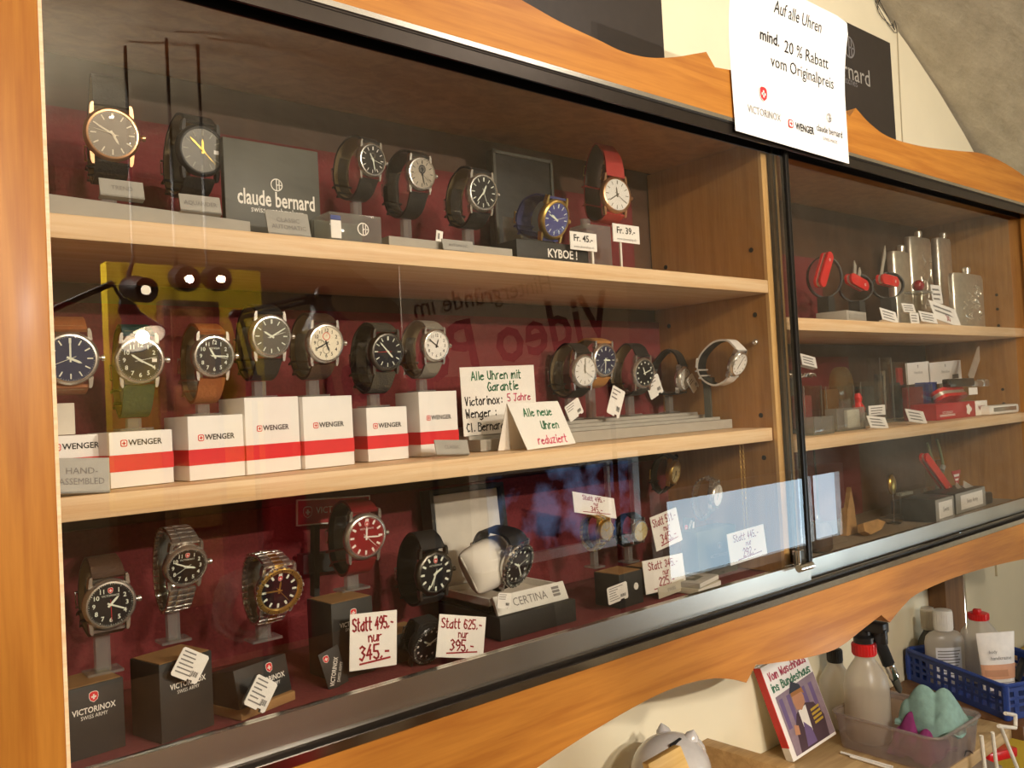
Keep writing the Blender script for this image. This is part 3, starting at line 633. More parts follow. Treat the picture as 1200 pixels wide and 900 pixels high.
watch('gold watch with violet-blue dial on a blue strap on black box', 649, 257, .045, 47, 'gold', 'dial_purple', 'blue', 'baton', 'lume', (300, 290), 'lume', group=g, yaw=4, tilt=18, sag=.001, top=.001, deep=.05)
def fr_tag(label, cx, cy, y, txt, stick, zb, group='printed franc price tags'):
    p = P(cx, cy, y); w = 31 / sx(cx, cy, y); h = 21 / sz(cx, cy, y)
    t = thing('price_tag', label, 'price tag', (p.x, y, zb), (0, 0, 0), group)
    b = MB(); z = p.z - zb; b.box('paper', (0, .0005, z), (w, .001, h)); b.text('ink_black', txt, (-w * .02, -.0003, z + h * .14), h * .52, maxw=w * .84, bold=True); b.text('ink_grey', 'www.uhrenshop.ch', (0, -.0003, z - h * .32), h * .2, maxw=w * .8); b.build('card', t)
    b = MB(); b.box('white_plastic', (stick * w, .0022, (z - h * .2) / 2), (.0028, .002, z - h * .2)); b.build('stem', t)
fr_tag('printed price tag reading 45 francs in front of the blue watch', 684, 283, .012, 'Fr. 45.-', .36, SH1)
fr_tag('printed price tag reading 39 francs below the red-strap watch', 734, 274, .02, 'Fr. 39.-', -.2, SH1)
rp = 42 / sz(721, 229, .09) / 2
watch('gold watch with white dial on a tall red strap, rightmost on the top shelf', 721, 229, .085, 44, 'rose_gold', 'dial_white', 'red', 'baton', 'subdial_grey', (350, 235), 'dial_grey', group=g, yaw=-8, tilt=0, roll=4,
      path=[(0, rp * 1.03), (.004, rp * 1.5 + .012), (.012, rp + .038), (.026, rp + .050), (.042, rp + .036), (.050, rp + .004), (.046, -rp * .6), (.03, -rp * 1.25), (.012, -rp * 1.3), (0, -rp * 1.03)])
b = MB(); p = P(710, 300, .075); hh = P(710, 262, .075).z - SH1; t = thing('acrylic_block', 'clear acrylic block under the red-strap watch', 'display block', (p.x, .10, SH1))
b.box('acrylic_rim', (0, 0, hh / 2), (.045, .03, hh), bev=.001); b.build('block', t)
b = MB(); b.box('acrylic_rim', (0, .008, hh + .006), (.012, .006, .012)); b.build('holder_clip', t)
# ------------------------------------------------------------------ MIDDLE SHELF, left
g = 'wristwatches on the middle shelf'; gs = 'white watch stands with a red band'
W1 = watch('large blue-dial watch with brown strap at the far left of the middle shelf', 82, 420, .055, 63, 'steel', 'dial_blue', 'brown', 'baton', 'lume', (115, 0), 'lume', group=g, sag=.006, top=.008, yaw=-8)
watch('watch with black dial and dark green strap over a white box', 163, 422, .052, 57, 'steel', 'dial_black', 'green', 'arabic', 'lume', (305, 118), 'lume', group=g, sub=('date',), sag=.022, yaw=-4)
watch('watch with black numeral dial and saddle-brown strap on the middle shelf', 249, 417, .052, 51, 'steel', 'dial_black', 'brown', 'arabic', 'lume', (330, 92), 'lume', group=g, sub=('wname',), sag=.018)
watch('dim grey-dial watch between the brown-strap and cream chronograph watches', 316, 394, .062, 52, 'steel', 'dial_grey', 'black', 'baton', 'lume', (300, 60), 'lume', group=g, sag=.016)
watch('cream chronograph watch on dark brown strap on the middle shelf', 380, 402, .062, 48, 'steel', 'dial_cream', 'dark', 'arabic', 'dial_black', (160, 242), 'dial_black', group=g, sub=('chrono',), sag=.012)
watch('black-dial watch on a grey cloth strap on the middle shelf', 452, 412, .078, 47, 'steel_dark', 'dial_black', 'nato', 'baton', 'lume', (135, 315), 'lume', group=g, sub=('redsec',), sag=.018)
watch('white-dial watch on olive grey strap left of the green lettered cards', 509, 405, .085, 39, 'steel', 'dial_white', 'grey', 'arabic', 'dial_black', (18, 305), 'dial_black', group=g, sag=.014)
brand_box('low white box with red band behind the hand-assembled plate', (51, 579), (107, 573), SH2, .043, None, 'white', 6, .04, gs, wpx=.05)
# pillar carrying the blue watch
c = LOOPS['large blue-dial watch with brown strap at the far left of the middle shelf'][4]
t = thing('watch_stand', 'beige pillar in a clear tube under the large blue-dial watch', 'watch stand', (c.x - .005, c.y + .028, SH2 + .0435), (0, 0, 0)); hp = c.z - .034 - (SH2 + .0435)
b = MB(); b.box('box_lining', (0, 0, hp / 2), (.022, .02, hp), bev=.0005); b.build('pillar', t)
b = MB(); b.box('acrylic', (-.014, -.001, hp / 2 - .002), (.014, .022, hp - .004)); b.build('tube', t)
for a in (('white box with red band under the green-strap watch', (130, 573), (201, 565), .0435, 'watch with black dial and dark green strap over a white box', 9),
          ('white box with red band under the saddle-brown strap watch', (222.7, 564), (286, 557), .0531, 'watch with black numeral dial and saddle-brown strap on the middle shelf', 9),
          ('tall white box with red band under the dim grey-dial watch', (290, 557), (350, 550), .067, 'dim grey-dial watch between the brown-strap and cream chronograph watches', 11),
          ('tall white box with red band under the cream chronograph', (358, 550), (415, 544), .0661, 'cream chronograph watch on dark brown strap on the middle shelf', 6),
          ('low white box with red band under the cloth-strap watch', (432, 541.5), (482, 537), .0534, 'black-dial watch on a grey cloth strap on the middle shelf', 2),
          ('white box with red band behind the small plate beside the green lettered card', (494, 535.5), (537, 531), .0675, 'white-dial watch on olive grey strap left of the green lettered cards', 5)):
    brand_box(a[0], a[1], a[2], SH2, a[3], a[4], 'white', a[5], .040, gs)
plate('large grey plate reading hand-assembled at the left end of the middle shelf', 96, 557, .012, 66, 42, ['HAND-', 'ASSEMBLED'], lean=-14, roll=4)
plate('small grey plate in front of the box beside the green lettered card', 530, 524, .034, 38, 18, ['CLASSIC'], lean=-18, roll=4)
o = hcard('white card with green heading about warranty years on the middle shelf', 586, 468, .095, 86, 78, [('Alle Uhren mit', -.02, .37, .125, 'ink_green', .84), ('Garantie', .06, .20, .13, 'ink_green', .52), ('Victorinox:', -.46, .0, .12, 'ink_black', .5), ('5 Jahre', .27, .02, .11, 'ink_pink', .36), ('Wenger :', -.46, -.18, .12, 'ink_black', .48), ('2 Jahre', .27, -.15, .11, 'ink_pink', .36), ('Cl. Bernard:', -.46, -.38, .12, 'ink_black', .54), ('2 Jahre', .27, -.35, .11, 'ink_pink', .36)], name='warranty_card', cat='card', roll=-1)
b = MB(); p = G(557, 527, SH2); b.box('white_board', (.02, .012, .012), (.042, .024, .024), bev=.0005); o = pose(b.build('small_box'), (p.x, .098, SH2)); tag(o, 'small white box holding up the green lettered warranty card', 'box')
# tent card
c0 = P(642, 500, .03); w = 58 / sx(642, 500, .03); h = .052; t = thing('tent_card', 'folded white tent card with green and pink handwriting', 'card', (c0.x, .026, SH2), (0, 0, 4))
b = MB(); b.X = RX(-17); 
b.prism('paper', [(-w / 2, 0), (w / 2 + .004, .002), (w / 2 - .006, h), (-w / 2 - .012, h + .001)], .0006)
b.hand('ink_green', 'Alle neue', (-.006, -.0003, h * .80), h * .17, maxw=w * .78, wt=.15); b.hand('ink_green', 'Uhren', (.008, -.0003, h * .5), h * .17, maxw=w * .42, wt=.15); b.hand('ink_pink', 'reduziert', (.006, -.0003, h * .18), h * .17, maxw=w * .8, wt=.15); b.build('front_leaf', t)
b = MB(); b.X = T3((0, .0312, 0)) @ RX(17); b.prism('paper', [(-w / 2 - .014, 0), (w / 2 - .01, 0), (w / 2 - .006, h + .001), (-w / 2 - .012, h + .001)], .0006); b.build('back_leaf', t)
# stepped grey board with the five watches on rings
xa, xb = P(560, 524, .075).x, 1.028
b = MB(); N = [(.070, 0), (.070, .0125), (.090, .0125), (.0905, .0165), (.110, .0165), (.1105, .0205), (.130, .0205), (.1305, .0245), (.197, .0245), (.197, 0)]
vs = [(xa, y, SH2 + z) for y, z in N] + [(xb, y, SH2 + z) for y, z in N]; k = len(N)
b.raw('display_grey', vs, [tuple(range(k)), tuple(reversed(range(k, 2 * k)))] + [(i, k + i, k + (i + 1) % k, (i + 1) % k) for i in range(k)]); o = b.build('display_board'); tag(o, 'long grey stepped display board at the right of the middle shelf', 'display board')
for (lb, *a), kw, st, hl in (
    (('watch with white dial on black strap, first on the stepped grey board', 683, 435, .135, 40, 'steel', 'dial_white', 'black', 'baton', 'subdial_grey', (350, 0), 'subdial_grey'), dict(top=.010, sag=.010), .0245, 'clear holder under the white-dial watch on the stepped board'),
    (('dark blue watch with tan strap behind the white-dial watch', 707, 422, .138, 40, 'steel', 'dial_navy', 'tan', 'baton', 'lume', (90, 180), 'lume'), dict(top=.004, sag=.012), .0245, 'clear holder under the tan-strap watch on the stepped board'),
    (('watch with black dotted dial on black strap on the stepped grey board', 753, 437, .138, 37, 'steel', 'dial_black', 'black', 'dots', 'lume', (335, 70), 'lume'), dict(top=.014, sag=.008), .0245, 'clear holder under the dotted-dial watch on the stepped board'),
    (('watch with small white dial on thin black strap beside the white watch', 800, 444, .138, 30, 'steel', 'dial_white', 'blackall', 'dots', 'subdial_grey', (200, 60), 'subdial_grey'), dict(top=.018, sag=.004, yaw=12), .0245, 'clear holder under the thin-strap watch on the stepped board')):
    watch(lb, *a, group=g, **kw); holder(lb, SH2 + st + .0005, hl)
rp = 31 / sz(866, 425, .042) / 2
wlb = 'white watch with white strap at the right end of the stepped grey board'
watch(wlb, 864, 426, .042, 31, 'steel', 'dial_white', 'white', 'dots', 'subdial_grey', (200, 20), 'subdial_grey', group=g, tilt=24, yaw=2,
      path=[(0, rp * 1.03), (.008, rp * 1.25), (.022, rp + .008), (.042, rp - .002), (.056, -rp * .4), (.054, -rp * 1.5), (.040, -rp * 2.1), (.02, -rp * 2.15), (.006, -rp * 1.6), (0, -rp * 1.03)])
b = MB(); wt_, cp, r_, w_, c_ = LOOPS[wlb]; lowp = T3(c_) @ wt_.rotation_euler.to_matrix().to_4x4() @ Vector((0, .040, -rp * 2.1)); hq = lowp.z - .002 - (SH2 + .0125); b.box('sign_grey', (0, 0, hq / 2), (.008, .009, hq)); b.box('sign_grey', (0, -.002, hq - .004), (.012, .016, .009), bev=.001); o = pose(b.build('watch_holder'), (lowp.x, lowp.y, SH2 + .0125 if lowp.y < .088 else SH2 + .0165), (0, 0, 20)); tag(o, 'grey pedestal clip holding the white-strap watch', 'watch holder')
for lb, cx, cy, y, w, h, ro in (('white hang tag below the tan-strap watch', 722, 471, .105, 15, 34, -24), ('white hang tag behind the dotted-dial watch', 767, 453, .150, 16, 24, 22), ('pale hang tag under the first watch on the stepped board', 673, 480, .112, 18, 20, 26), ('small white hang tag left of the white-strap watch', 812, 449, .125, 9, 20, 38)):
    barcode_tag(lb, cx, cy, y, w, h, -ro, name='hang_tag', lines=3, group='white hang tags on the stepped board watches')
# ------------------------------------------------------------------ CABINET FLOOR, left
g = 'wristwatches on the cabinet floor'; gb = 'black watch stands with a red shield'
watch('watch with black numeral dial on brown strap, leftmost on the cabinet floor', 128, 707, .05, 60, 'steel', 'dial_black', 'dark', 'arabic', 'lume', (45, 115), 'lume', group=g, sub=('shield', 'name', 'redsec'), sag=.006, top=.010, tilt=4)
watch('steel bracelet watch with black dial and long hanging band on the cabinet floor', 217, 662, .06, 52, 'steel', 'dial_black', marks='arabic', mcol='lume', hands=(105, 295), sub=('shield', 'name'), group=g, sag=.026, top=.004, link=('steel', 'steel'), tilt=16)
watch('steel and gold diver watch with black dial on the cabinet floor', 325, 690, .06, 56, 'steel', 'dial_black', marks='chunky', mcol='lume', hands=(5, 272), sub=('shield',), group=g, sag=.016, top=.002, link=('steel', 'gold'), bezel='gold', tilt=16, hcol='gold')
watch('steel watch with red dial on a dark red rubber strap', 427, 628, .078, 56, 'steel', 'dial_red', 'redrubber', 'chunky', 'ink_white', (0, 95), 'ink_white', group=g, sub=('shield', 'name'), sag=.016, top=.006, tilt=8)
watch('all-black watch with angular case beside the open white watch box', 508, 671, .088, 54, 'steel_dark', 'dial_black', 'rubber', 'chunky', 'lume', (62, 205), 'lume', group=g, sub=('shield', 'name'), sag=.010, top=.012, tilt=4, hexa=True)
for a in (('tall black stand box under the leftmost watch of the cabinet floor', (72, 898), (134, 890), .0538, 'watch with black numeral dial on brown strap, leftmost on the cabinet floor', 6, .04, .047),
          ('black stand box under the steel bracelet watch', (190, 873), (246, 850), .0612, 'steel bracelet watch with black dial and long hanging band on the cabinet floor', 14, .042, .047),
          ('black stand box under the red-dial watch', (392, 800), (440, 788), .0723, 'steel watch with red dial on a dark red rubber strap', 4, .044, .046)):
    brand_box(a[0], a[1], a[2], FL, a[3], a[4], 'black', a[5], a[6], gb, wpx=a[7])
# slanted low stand under the gold diver
p = G(292, 845, FL); t = thing('watch_stand', 'low slanted black stand box on a brown base under the gold diver', 'watch stand', (p.x - .004, p.y + .005, FL), (0, 0, 16), gb)
b = MB(); b.box('brown_card', (.028, .022, .004), (.058, .046, .008), bev=.0008); b.build('base', t)
b = MB(); b.X = T3((0, 0, .008)) @ RX(-12); b.box('black_box', (.028, .022, .017), (.056, .040, .032), bev=.0006); b.build('box', t)
b = MB(); b.X = T3((0, 0, .008)) @ RX(-12); shield(b, (.036, .0017, .026), .0075); b.text('ink_white', 'VICTORINOX', (.034, .0017, .0165), .0062, maxw=.034, bold=True); b.text('ink_white', 'SWISS ARMY', (.034, .0017, .0115), .0042, maxw=.022); b.build('logo_print', t)
lw = clip_parts(t, 'steel and gold diver watch with black dial on the cabinet floor', FL + .046); bpy.context.view_layer.update()
for ch in [x for x in COL.objects if x.parent == t and x.name.startswith('holder_clip')]: ch.matrix_parent_inverse = (T3(t.location) @ RZ(16)).inverted()
barcode_tag('white barcode tag hanging in front of the bracelet watch stand', 223, 780, .022, 37, 34, 33, yaw=6)
barcode_tag('white barcode tag leaning on the low slanted stand', 306, 813, .012, 32, 36, 36, yaw=10, black=True)
wrap('clear wrap round the gold diver watch on the cabinet floor', 300, 712, .075, 44)
pcard('price card crossed down to 345 in front of the red-dial watch stand', 438, 750, .040, 56, 64, '495,-', '345,-', roll=6, lean=-4)
b = MB(); p = P(391, 783, .052); b.box('black_box', (0, .0006, 0), (.021, .0012, .036), bev=.0002); shield(b, (-.0045, -.0003, .011), .0062); b.text('ink_white', 'VICTORINOX', (.001, -.0003, .003), .0062, RY(-62) @ T3((-.004, 0, -.004)), maxw=.026, bold=True)
b.text('ink_white', 'SWISS ARMY', (.001, -.0003, -.003), .0042, RY(-62) @ T3((-.004, 0, -.004)), maxw=.018); o = pose(b.build('hang_tag'), p, (-4, -14, 0)); tag(o, 'black hang tag with red shield left of the 345 price card', 'hang tag')
b = MB(); p = P(392, 598, .17); w = 86 / sx(392, 598, .17); h = 30 / sz(392, 598, .17)
b.box('ink_white', (0, .001, 0), (w, .002, h)); b.quad('red_paint', [(i * w * .485, -.0003, j * h * .45) for i, j in ((-1, -1), (1, -1), (1, 1), (-1, 1))]); shield(b, (-w * .36, -.0006, 0), h * .4, red='red_paint'); b.text('ink_white', 'VICTORINOX', (w * .06, -.0006, .001), h * .36, maxw=w * .62)
b.box('black_box', (-.02, .006, -.045), (.006, .01, .09)); b.box('black_box', (0, .01, -.055), (w * .8, .016, .02))
o = pose(b.build('brand_sign'), p, (0, 3, 0)); tag(o, 'small red sign with white border behind the red-dial watch', 'sign')
# watch box with cushion
bx0 = G(588, 752, FL); t = thing('watch_box', 'open black and white watch box with raised lid and printed front lip', 'watch box', (bx0.x + .055, .105, FL))
b = MB(); b.box('black_box', (0, .0, .0125), (.112, .115, .025), bev=.001); b.build('base', t)
b = MB(); b.box('black_box', (0, .010, .029), (.104, .090, .008)); b.box('box_white', (-.050, .010, .034), (.004, .090, .014)); b.box('box_white', (.050, .010, .034), (.004, .090, .014)); b.box('box_white', (0, .054, .034), (.104, .004, .014)); b.box('box_lining', (0, .010, .033), (.098, .088, .002)); b.build('tray', t)
b = MB(); b.X = T3((0, -.050, .025)) @ RX(-24); b.box('box_white', (0, .0015, .0105), (.104, .004, .021), bev=.0004); b.text('ink_grey', 'CERTINA', (-.003, -.0008, .010), .013, maxw=.05); 
for i in range(3): b.quad('ink_grey', [(.031, -.0008, .006 + i * .004), (.042, -.0008, .006 + i * .004), (.042, -.0008, .009 + i * .004), (.031, -.0008, .009 + i * .004)])
b.build('front_lip', t)
b = MB(); b.X = T3((-.001, .060, .040)) @ RX(-5); b.box('black_box', (0, .009, .056), (.112, .010, .118), bev=.001); b.box('black_box', (-.0535, -.001, .056), (.005, .014, .116)); b.box('black_box', (.0535, -.001, .056), (.005, .014, .116)); b.box('black_box', (0, -.001, .112), (.11, .014, .005)); b.build('lid', t)
b = MB(); b.X = T3((-.001, .060, .040)) @ RX(-5); b.box('box_white', (.0, .002, .054), (.102, .004, .108), bev=.0006); b.box('box_lining', (-.006, -.0003, .052), (.078, .001, .096)); b.build('lid_lining', t)
# cushion
cu = P(604, 661, .055) + Vector((-.016, .027, .000)); b = MB(); b.X = RX(-25) @ RZ(0); vs = []; fs = []; n_ = 28; K = 16
for j in range(K + 1):
    v_ = sin(pi / 2 * (-1 + 2 * j / K))
    for k in range(n_):
        u = 2 * pi * k / n_; cu_, su = cos(u), sin(u); q = (abs(cu_) ** 2.6 + abs(su) ** 2.6) ** (-1 / 2.6); f = max(.0, (1 - abs(v_) ** 2.4)) ** .6
        vs.append((v_ * .034 * (1 + .05 * abs(su) * abs(v_)), cu_ * q * .025 * (.05 + .95 * f), su * q * .027 * (.80 + .20 * f)))
for j in range(K):
    for k in range(n_): fs.append((j * n_ + k, j * n_ + (k + 1) % n_, (j + 1) * n_ + (k + 1) % n_, (j + 1) * n_ + k))
fs += [tuple(reversed(range(n_))), tuple(K * n_ + k for k in range(n_))]
b.raw('cushion', vs, fs)
for v_ in (-1, 1): b.tube('cushion', [(v_ * (.034 + .0012 * abs(q_)), 0, q_ * .0195) for q_ in [k / 8 - 1 for k in range(17)]], .0011, 6)
o = pose(b.build('cushion'), cu, (0, -8, 14)); tag(o, 'cream cushion inside the open white watch box', 'cushion')
r3 = 52 / sz(603, 662, .062) / 2
watch('black and steel diver watch wrapped round the cream cushion', 604, 661, .055, 52, 'steel', 'dial_black', 'rubber', 'dots', 'lume', (300, 150), 'lume', group=g, bezel='bezel_black', yaw=14, tilt=20, roll=-6, path=[(0, r3 * 1.03), (.008, r3 * 1.28), (.024, r3 * 1.25), (.046, r3 * .9), (.052, 0), (.044, -r3 * .95), (.024, -r3 * 1.35), (.008, -r3 * 1.3), (0, -r3 * 1.03)])
barcode_tag('tiny white barcode sticker on the lip of the watch box', 591, 704, .036, 16, 18, 12, lines=3, notch=False)
# small black watch in front of the box
t = thing('watch_stand', 'black stand box behind the 395 price card', 'watch stand', (P(480, 770, .06).x - .01, .068, FL), (0, 0, 0), gb)
b = MB(); b.box('black_box', (.018, .02, .014), (.036, .04, .028), bev=.0006); b.box('brown_card', (.018, .02, .0283), (.034, .038, .0006)); b.build('box', t)
watch('black sports watch with white bezel numerals lying behind the 395 price card', 500, 752, .042, 50, 'rubber_black', 'dial_black', 'rubber', 'dots', 'ink_white', (300, 60), 'lume', group=g, sag=.0, top=.002, deep=.028, bezel='bezel_black', tilt=22, yaw=4, path=[(0, .017), (.008, .019), (.018, .016), (.022, .0), (.018, -.012), (.008, -.015), (0, -.016)])
pcard('price card crossed down to 395 in front of the watch box', 541, 746, .014, 56, 48, '625,-', '395,-', roll=14, lean=-6)
pcard('tilted price card crossed down to 345 above the small gold watch', 697, 592, .10, 46, 25, '495,-', '345,-', roll=14, lean=-20)
watch('small gold watch with gold bracelet right of the watch box', 708, 621, .085, 25, 'gold', 'dial_silver', marks='baton', mcol='gold', hands=(300, 60), hcol='gold', link=('gold', 'steel'), group=g, sag=.012, deep=.036, top=.002)
watch('small watch with champagne dial and black strap right of the gold bracelet watch', 748, 622, .095, 27, 'steel', 'dial_champagne', 'blackall', 'baton', 'gold', (300, 60), 'gold', group=g, sag=.006, deep=.036, top=.004)
for (px_, lb, lb2, wl, hh, yy) in ((692, 'small black stand box under the gold bracelet watch', '', 'small gold watch with gold bracelet right of the watch box', .04, .045), (735, 'small black stand box with red shield under the champagne-dial watch', '', 'small watch with champagne dial and black strap right of the gold bracelet watch', .034, .06)):
    q = G(px_, 722, FL); c = LOOPS[wl][4]
    t = thing('watch_stand', lb, 'watch stand', (c.x - .02, yy, FL), (0, 0, 3), gb)
    b = MB(); b.box('black_box', (.022, .02, hh / 2), (.044, .04, hh), bev=.0006); b.box('brown_card', (.022, .02, hh + .0003), (.041, .037, .0006)); b.build('box', t)
    if hh < .04:
        b = MB(); shield(b, (.03, -.0004, hh * .72), .007); b.text('ink_white', 'VICTORINOX', (.03, -.0004, hh * .42), .006, maxw=.026, bold=True); b.build('logo_print', t)
    else:
        b = MB(); b.lathe('ink_white', [(.0042, 0), (.0042, .001), (1e-5, .001)], T3((.030, -.0002, hh * .55)) @ RX(90), 20); b.build('sticker', t)
    bpy.context.view_layer.update(); clip_parts(t, wl, FL + hh)
    for ch in [x for x in COL.objects if x.parent == t and x.name.startswith('holder_clip')]: ch.matrix_parent_inverse = (T3(t.location) @ RZ(3)).inverted()
barcode_tag('white barcode tag in front of the small black shield box', 724, 695, .035, 24, 20, -5)
pcard('price card crossed down from 511 beside the champagne-dial watch', 781, 620, .085, 32, 40, '511,-', '345,-', roll=-8, lean=-4)
pcard('price card crossed down to 225 near the cabinet floor edge', 779, 672, .045, 48, 38, '345,-', '225,-', roll=1, lean=-6)
b = MB(); p = P(787, 690, .042); b.box('catalogue', (0, .0005, 0), (31 / sx(787, 690, .042), .001, 13 / sz(787, 690, .042))); b.text('ink_grey', 'SWISS', (0, -.0003, 0), .006); o = pose(b.build('price_tag'), p, (0, -3, 0)); tag(o, 'yellowish paper strip under the 225 price card', 'price tag')
b = MB(); p = P(807, 622, .10); b.box('black_box', (0, .0006, 0), (.024, .0012, .036), bev=.0002); shield(b, (-.006, -.0003, .004), .007); b.text('ink_white', 'VICTORINOX', (.001, -.0003, 0), .006, RY(-70), maxw=.03, bold=True); b.box('paper', (.0095, -.0002, -.0), (.003, .0008, .026)); o = pose(b.build('hang_tag'), p, (0, 10, 0)); tag(o, 'black hang tag with a white strip right of the 511 price card', 'hang tag')
watch('small cream-dial gold watch hanging high near the right side panel', 789, 553, .135, 29, 'gold', 'dial_champagne', 'blackall', 'baton', 'dial_black', (150, 210), 'dial_black', group=g, sag=.012, deep=.03, yaw=16, tilt=10, top=.004)
watch('small silver watch on thin bracelet standing in front of the side panel', 838, 580, .07, 30, 'steel', 'dial_white', marks='baton', mcol='subdial_grey', hands=(200, 20), hcol='dial_grey', link=('steel', 'steel'), group=g, sag=.014, deep=.03, yaw=14, top=.004)
for wl, lb in (('small cream-dial gold watch hanging high near the right side panel', 'tall clear stand under the small cream-dial gold watch'), ('small silver watch on thin bracelet standing in front of the side panel', 'tall clear stand under the small silver watch')):
    c = LOOPS[wl][4]; t = thing('watch_holder', lb, 'watch holder', (c.x, c.y + .012, FL), (0, 0, 0), 'clear watch holders')
    b = MB(); b.box('acrylic_rim', (0, 0, .002), (.024, .024, .004)); b.box('acrylic', (0, .0, (c.z - .04 - FL) / 2 + .004), (.008, .006, c.z - .04 - FL)); b.build('stand', t)
# gold chain hung from the shelf
ct = P(871, 560, .035); cb = P(877, 622, .035); zt_ = SH2 - .019
b = MB()
for sgn in (-.0035, .0035):
    n_ = 34
    for i in range(n_):
        z = zt_ - .002 - (zt_ - cb.z) * i / n_; b.tube('gold', [(sgn + .0017 * cos(q * pi / 4) * (1 if i % 2 else .3), .0017 * cos(q * pi / 4) * (.3 if i % 2 else 1), z + .0026 * sin(q * pi / 4)) for q in range(8)], .00055, 5, True)
b.tube('gold', [(-.0035, 0, zt_ - .001), (0, 0, zt_), (.0035, 0, zt_ - .001)], .0007, 5); b.sphere('gold', (0, 0, cb.z - .004), .004)
o = pose(b.build('gold_chain'), (ct.x, .035, 0)); tag(o, 'gold link bracelet hanging above the 292 price card', 'bracelet')
pcard('price card crossed down to 292 under the gold chain', 876, 638, .022, 44, 36, '445,-', '292,-', roll=-2, lean=-4)
p = P(844, 655, .07); t = thing('gift_box', 'khaki box with shield emblem behind the 292 price card', 'box', (p.x - .004, .070, FL)); w = 46 / sx(844, 650, .07)
b = MB(); hh = P(844, 618, .07).z - FL; b.box('khaki_box', (0, .015, hh / 2), (w, .03, hh), bev=.001); b.build('box', t)
b = MB(); shield(b, (.004, -.0004, hh * .62), .0085, red='khaki_box'); b.text('ink_white', 'VICTORINOX', (.002, -.0004, hh * .42), .0065, maxw=w * .75); b.build('logo_print', t)
for i, (lb, ww, dd, m_) in enumerate((('cream booklet lying at the bottom of the small pile', .062, .05, 'catalogue'), ('grey booklet lying on the cream booklet', .060, .048, 'display_grey'))):
    p = G(822, 690, FL); b = MB(); b.box(m_, (0, 0, .0035), (ww, dd, .007), bev=.0005); b.box('paper', (.001, 0, .0035), (ww - .001, dd + .0006, .005))
    if i: b.quad('khaki_box', [(-.018, -.012, .0072), (.012, -.012, .0072), (.012, .014, .0072), (-.018, .014, .0072)]); b.quad('display_grey', [(-.008, -.004, .0074), (.004, -.004, .0074), (.004, .008, .0074), (-.008, .008, .0074)])
    o = pose(b.build('booklet'), (p.x - .004, .048, FL + .0071 * i), (0, 0, 10 + 4 * i)); tag(o, lb, 'booklet', 'booklets near the divider')
# ------------------------------------------------------------------ RIGHT COMPARTMENT, top shelf
def knife(b, m, X, L=.075, w=.018, th=.013, n=4):
    out = rrect(L, w, w * .48, 5); b.prism(m, out, th * .32, X @ T3((0, -th / 2, 0))); b.prism('blade', rrect(L * .97, w * .86, w * .4, 5), th * .36, X @ T3((0, -th * .18, 0))); b.prism(m, out, th * .32, X @ T3((0, th * .18, 0)))
    if 'red' in m: cross_badge(b, (L * .28, -th / 2 - .0003, 0), w * .32, X)
def blade(b, X, L, w=.008): b.prism('blade', [(0, -w / 2), (L * .75, -w / 2), (L, w * .35), (L * .9, w / 2), (0, w / 2)], .0016, X)
gk = 'red pocket knives on the upper right shelf'
yk = .06
def knife_thing(label, cx, cy, y, ang, L, blades=(), yaw=0, m='red_plastic', ring=True, group=gk, zb=None):
    p = P(cx, cy, y); t = thing('pocket_knife', label, 'pocket knife', p, (0, 0, yaw), group)
    b = MB(); knife(b, m, RY(-ang), L); b.build('handle', t)
    for (off, a, bl) in blades:
        b = MB(); blade(b, RY(-ang) @ T3((off, 0, .004)) @ RY(-a), bl); b.build('blade', t)
    return t
def strap_ring(label, cx, cy, y, rx, rz, zb, lean=0):
    p = P(cx, cy, y); a, c = rx / sz(cx, cy, y), rz / sz(cx, cy, y); t = thing('knife_holder', label, 'knife holder', p, (0, lean, 0), 'black loop holders under the knives')
    b = MB(); pts = [Vector((a * cos(2 * pi * k / 28), c * sin(2 * pi * k / 28))) for k in range(29)]
    b.X = RZ(40); b.ribbon('leather_black', 'leather_black', [Vector((v.x, v.y)) for v in reversed(pts)], lambda u: .014, .0022); b.build('loop', t)
    b = MB(); hz = p.z - c - zb; b.box('black_box', (0, 0, -c - hz / 2 + .001), (.02, .02, max(.004, hz))); b.build('foot', t); return t
knife_thing('red pocket knife leaning upright on a black loop, leftmost on upper right shelf', 965, 316, .058, 58, .066, yaw=0)
strap_ring('large black loop holder under the leftmost red knife', 966, 325, .075, 19, 24, RS1)
knife_thing('middle red pocket knife with two small tools raised', 1004, 331, .058, -14, .058, ((-.006, 95, .032), (.004, 76, .026)))
strap_ring('black loop holder under the middle red knife', 1003, 338, .075, 18, 16, RS1)
knife_thing('red pocket knife with one long raised blade beside the flasks', 1040, 329, .058, -4, .060, ((-.022, 70, .062),))
strap_ring('black loop holder under the long-bladed red knife', 1040, 335, .075, 17, 15, RS1)
b = MB(); p = P(992, 357, .04); b.box('display_grey', (0, 0, .009), (.085, .05, .018), bev=.001); b.box('paper', (.004, -.004, .0186), (.05, .03, .0008)); b.box('silver_plate', (-.0, -.0255, .009), (.07, .001, .008)); o = pose(b.build('knife_tray'), (p.x, .05, RS1), (0, 0, 8)); tag(o, 'small grey tray with white paper below the red knives', 'tray')
gf = 'pewter hip flasks on the upper right shelf'
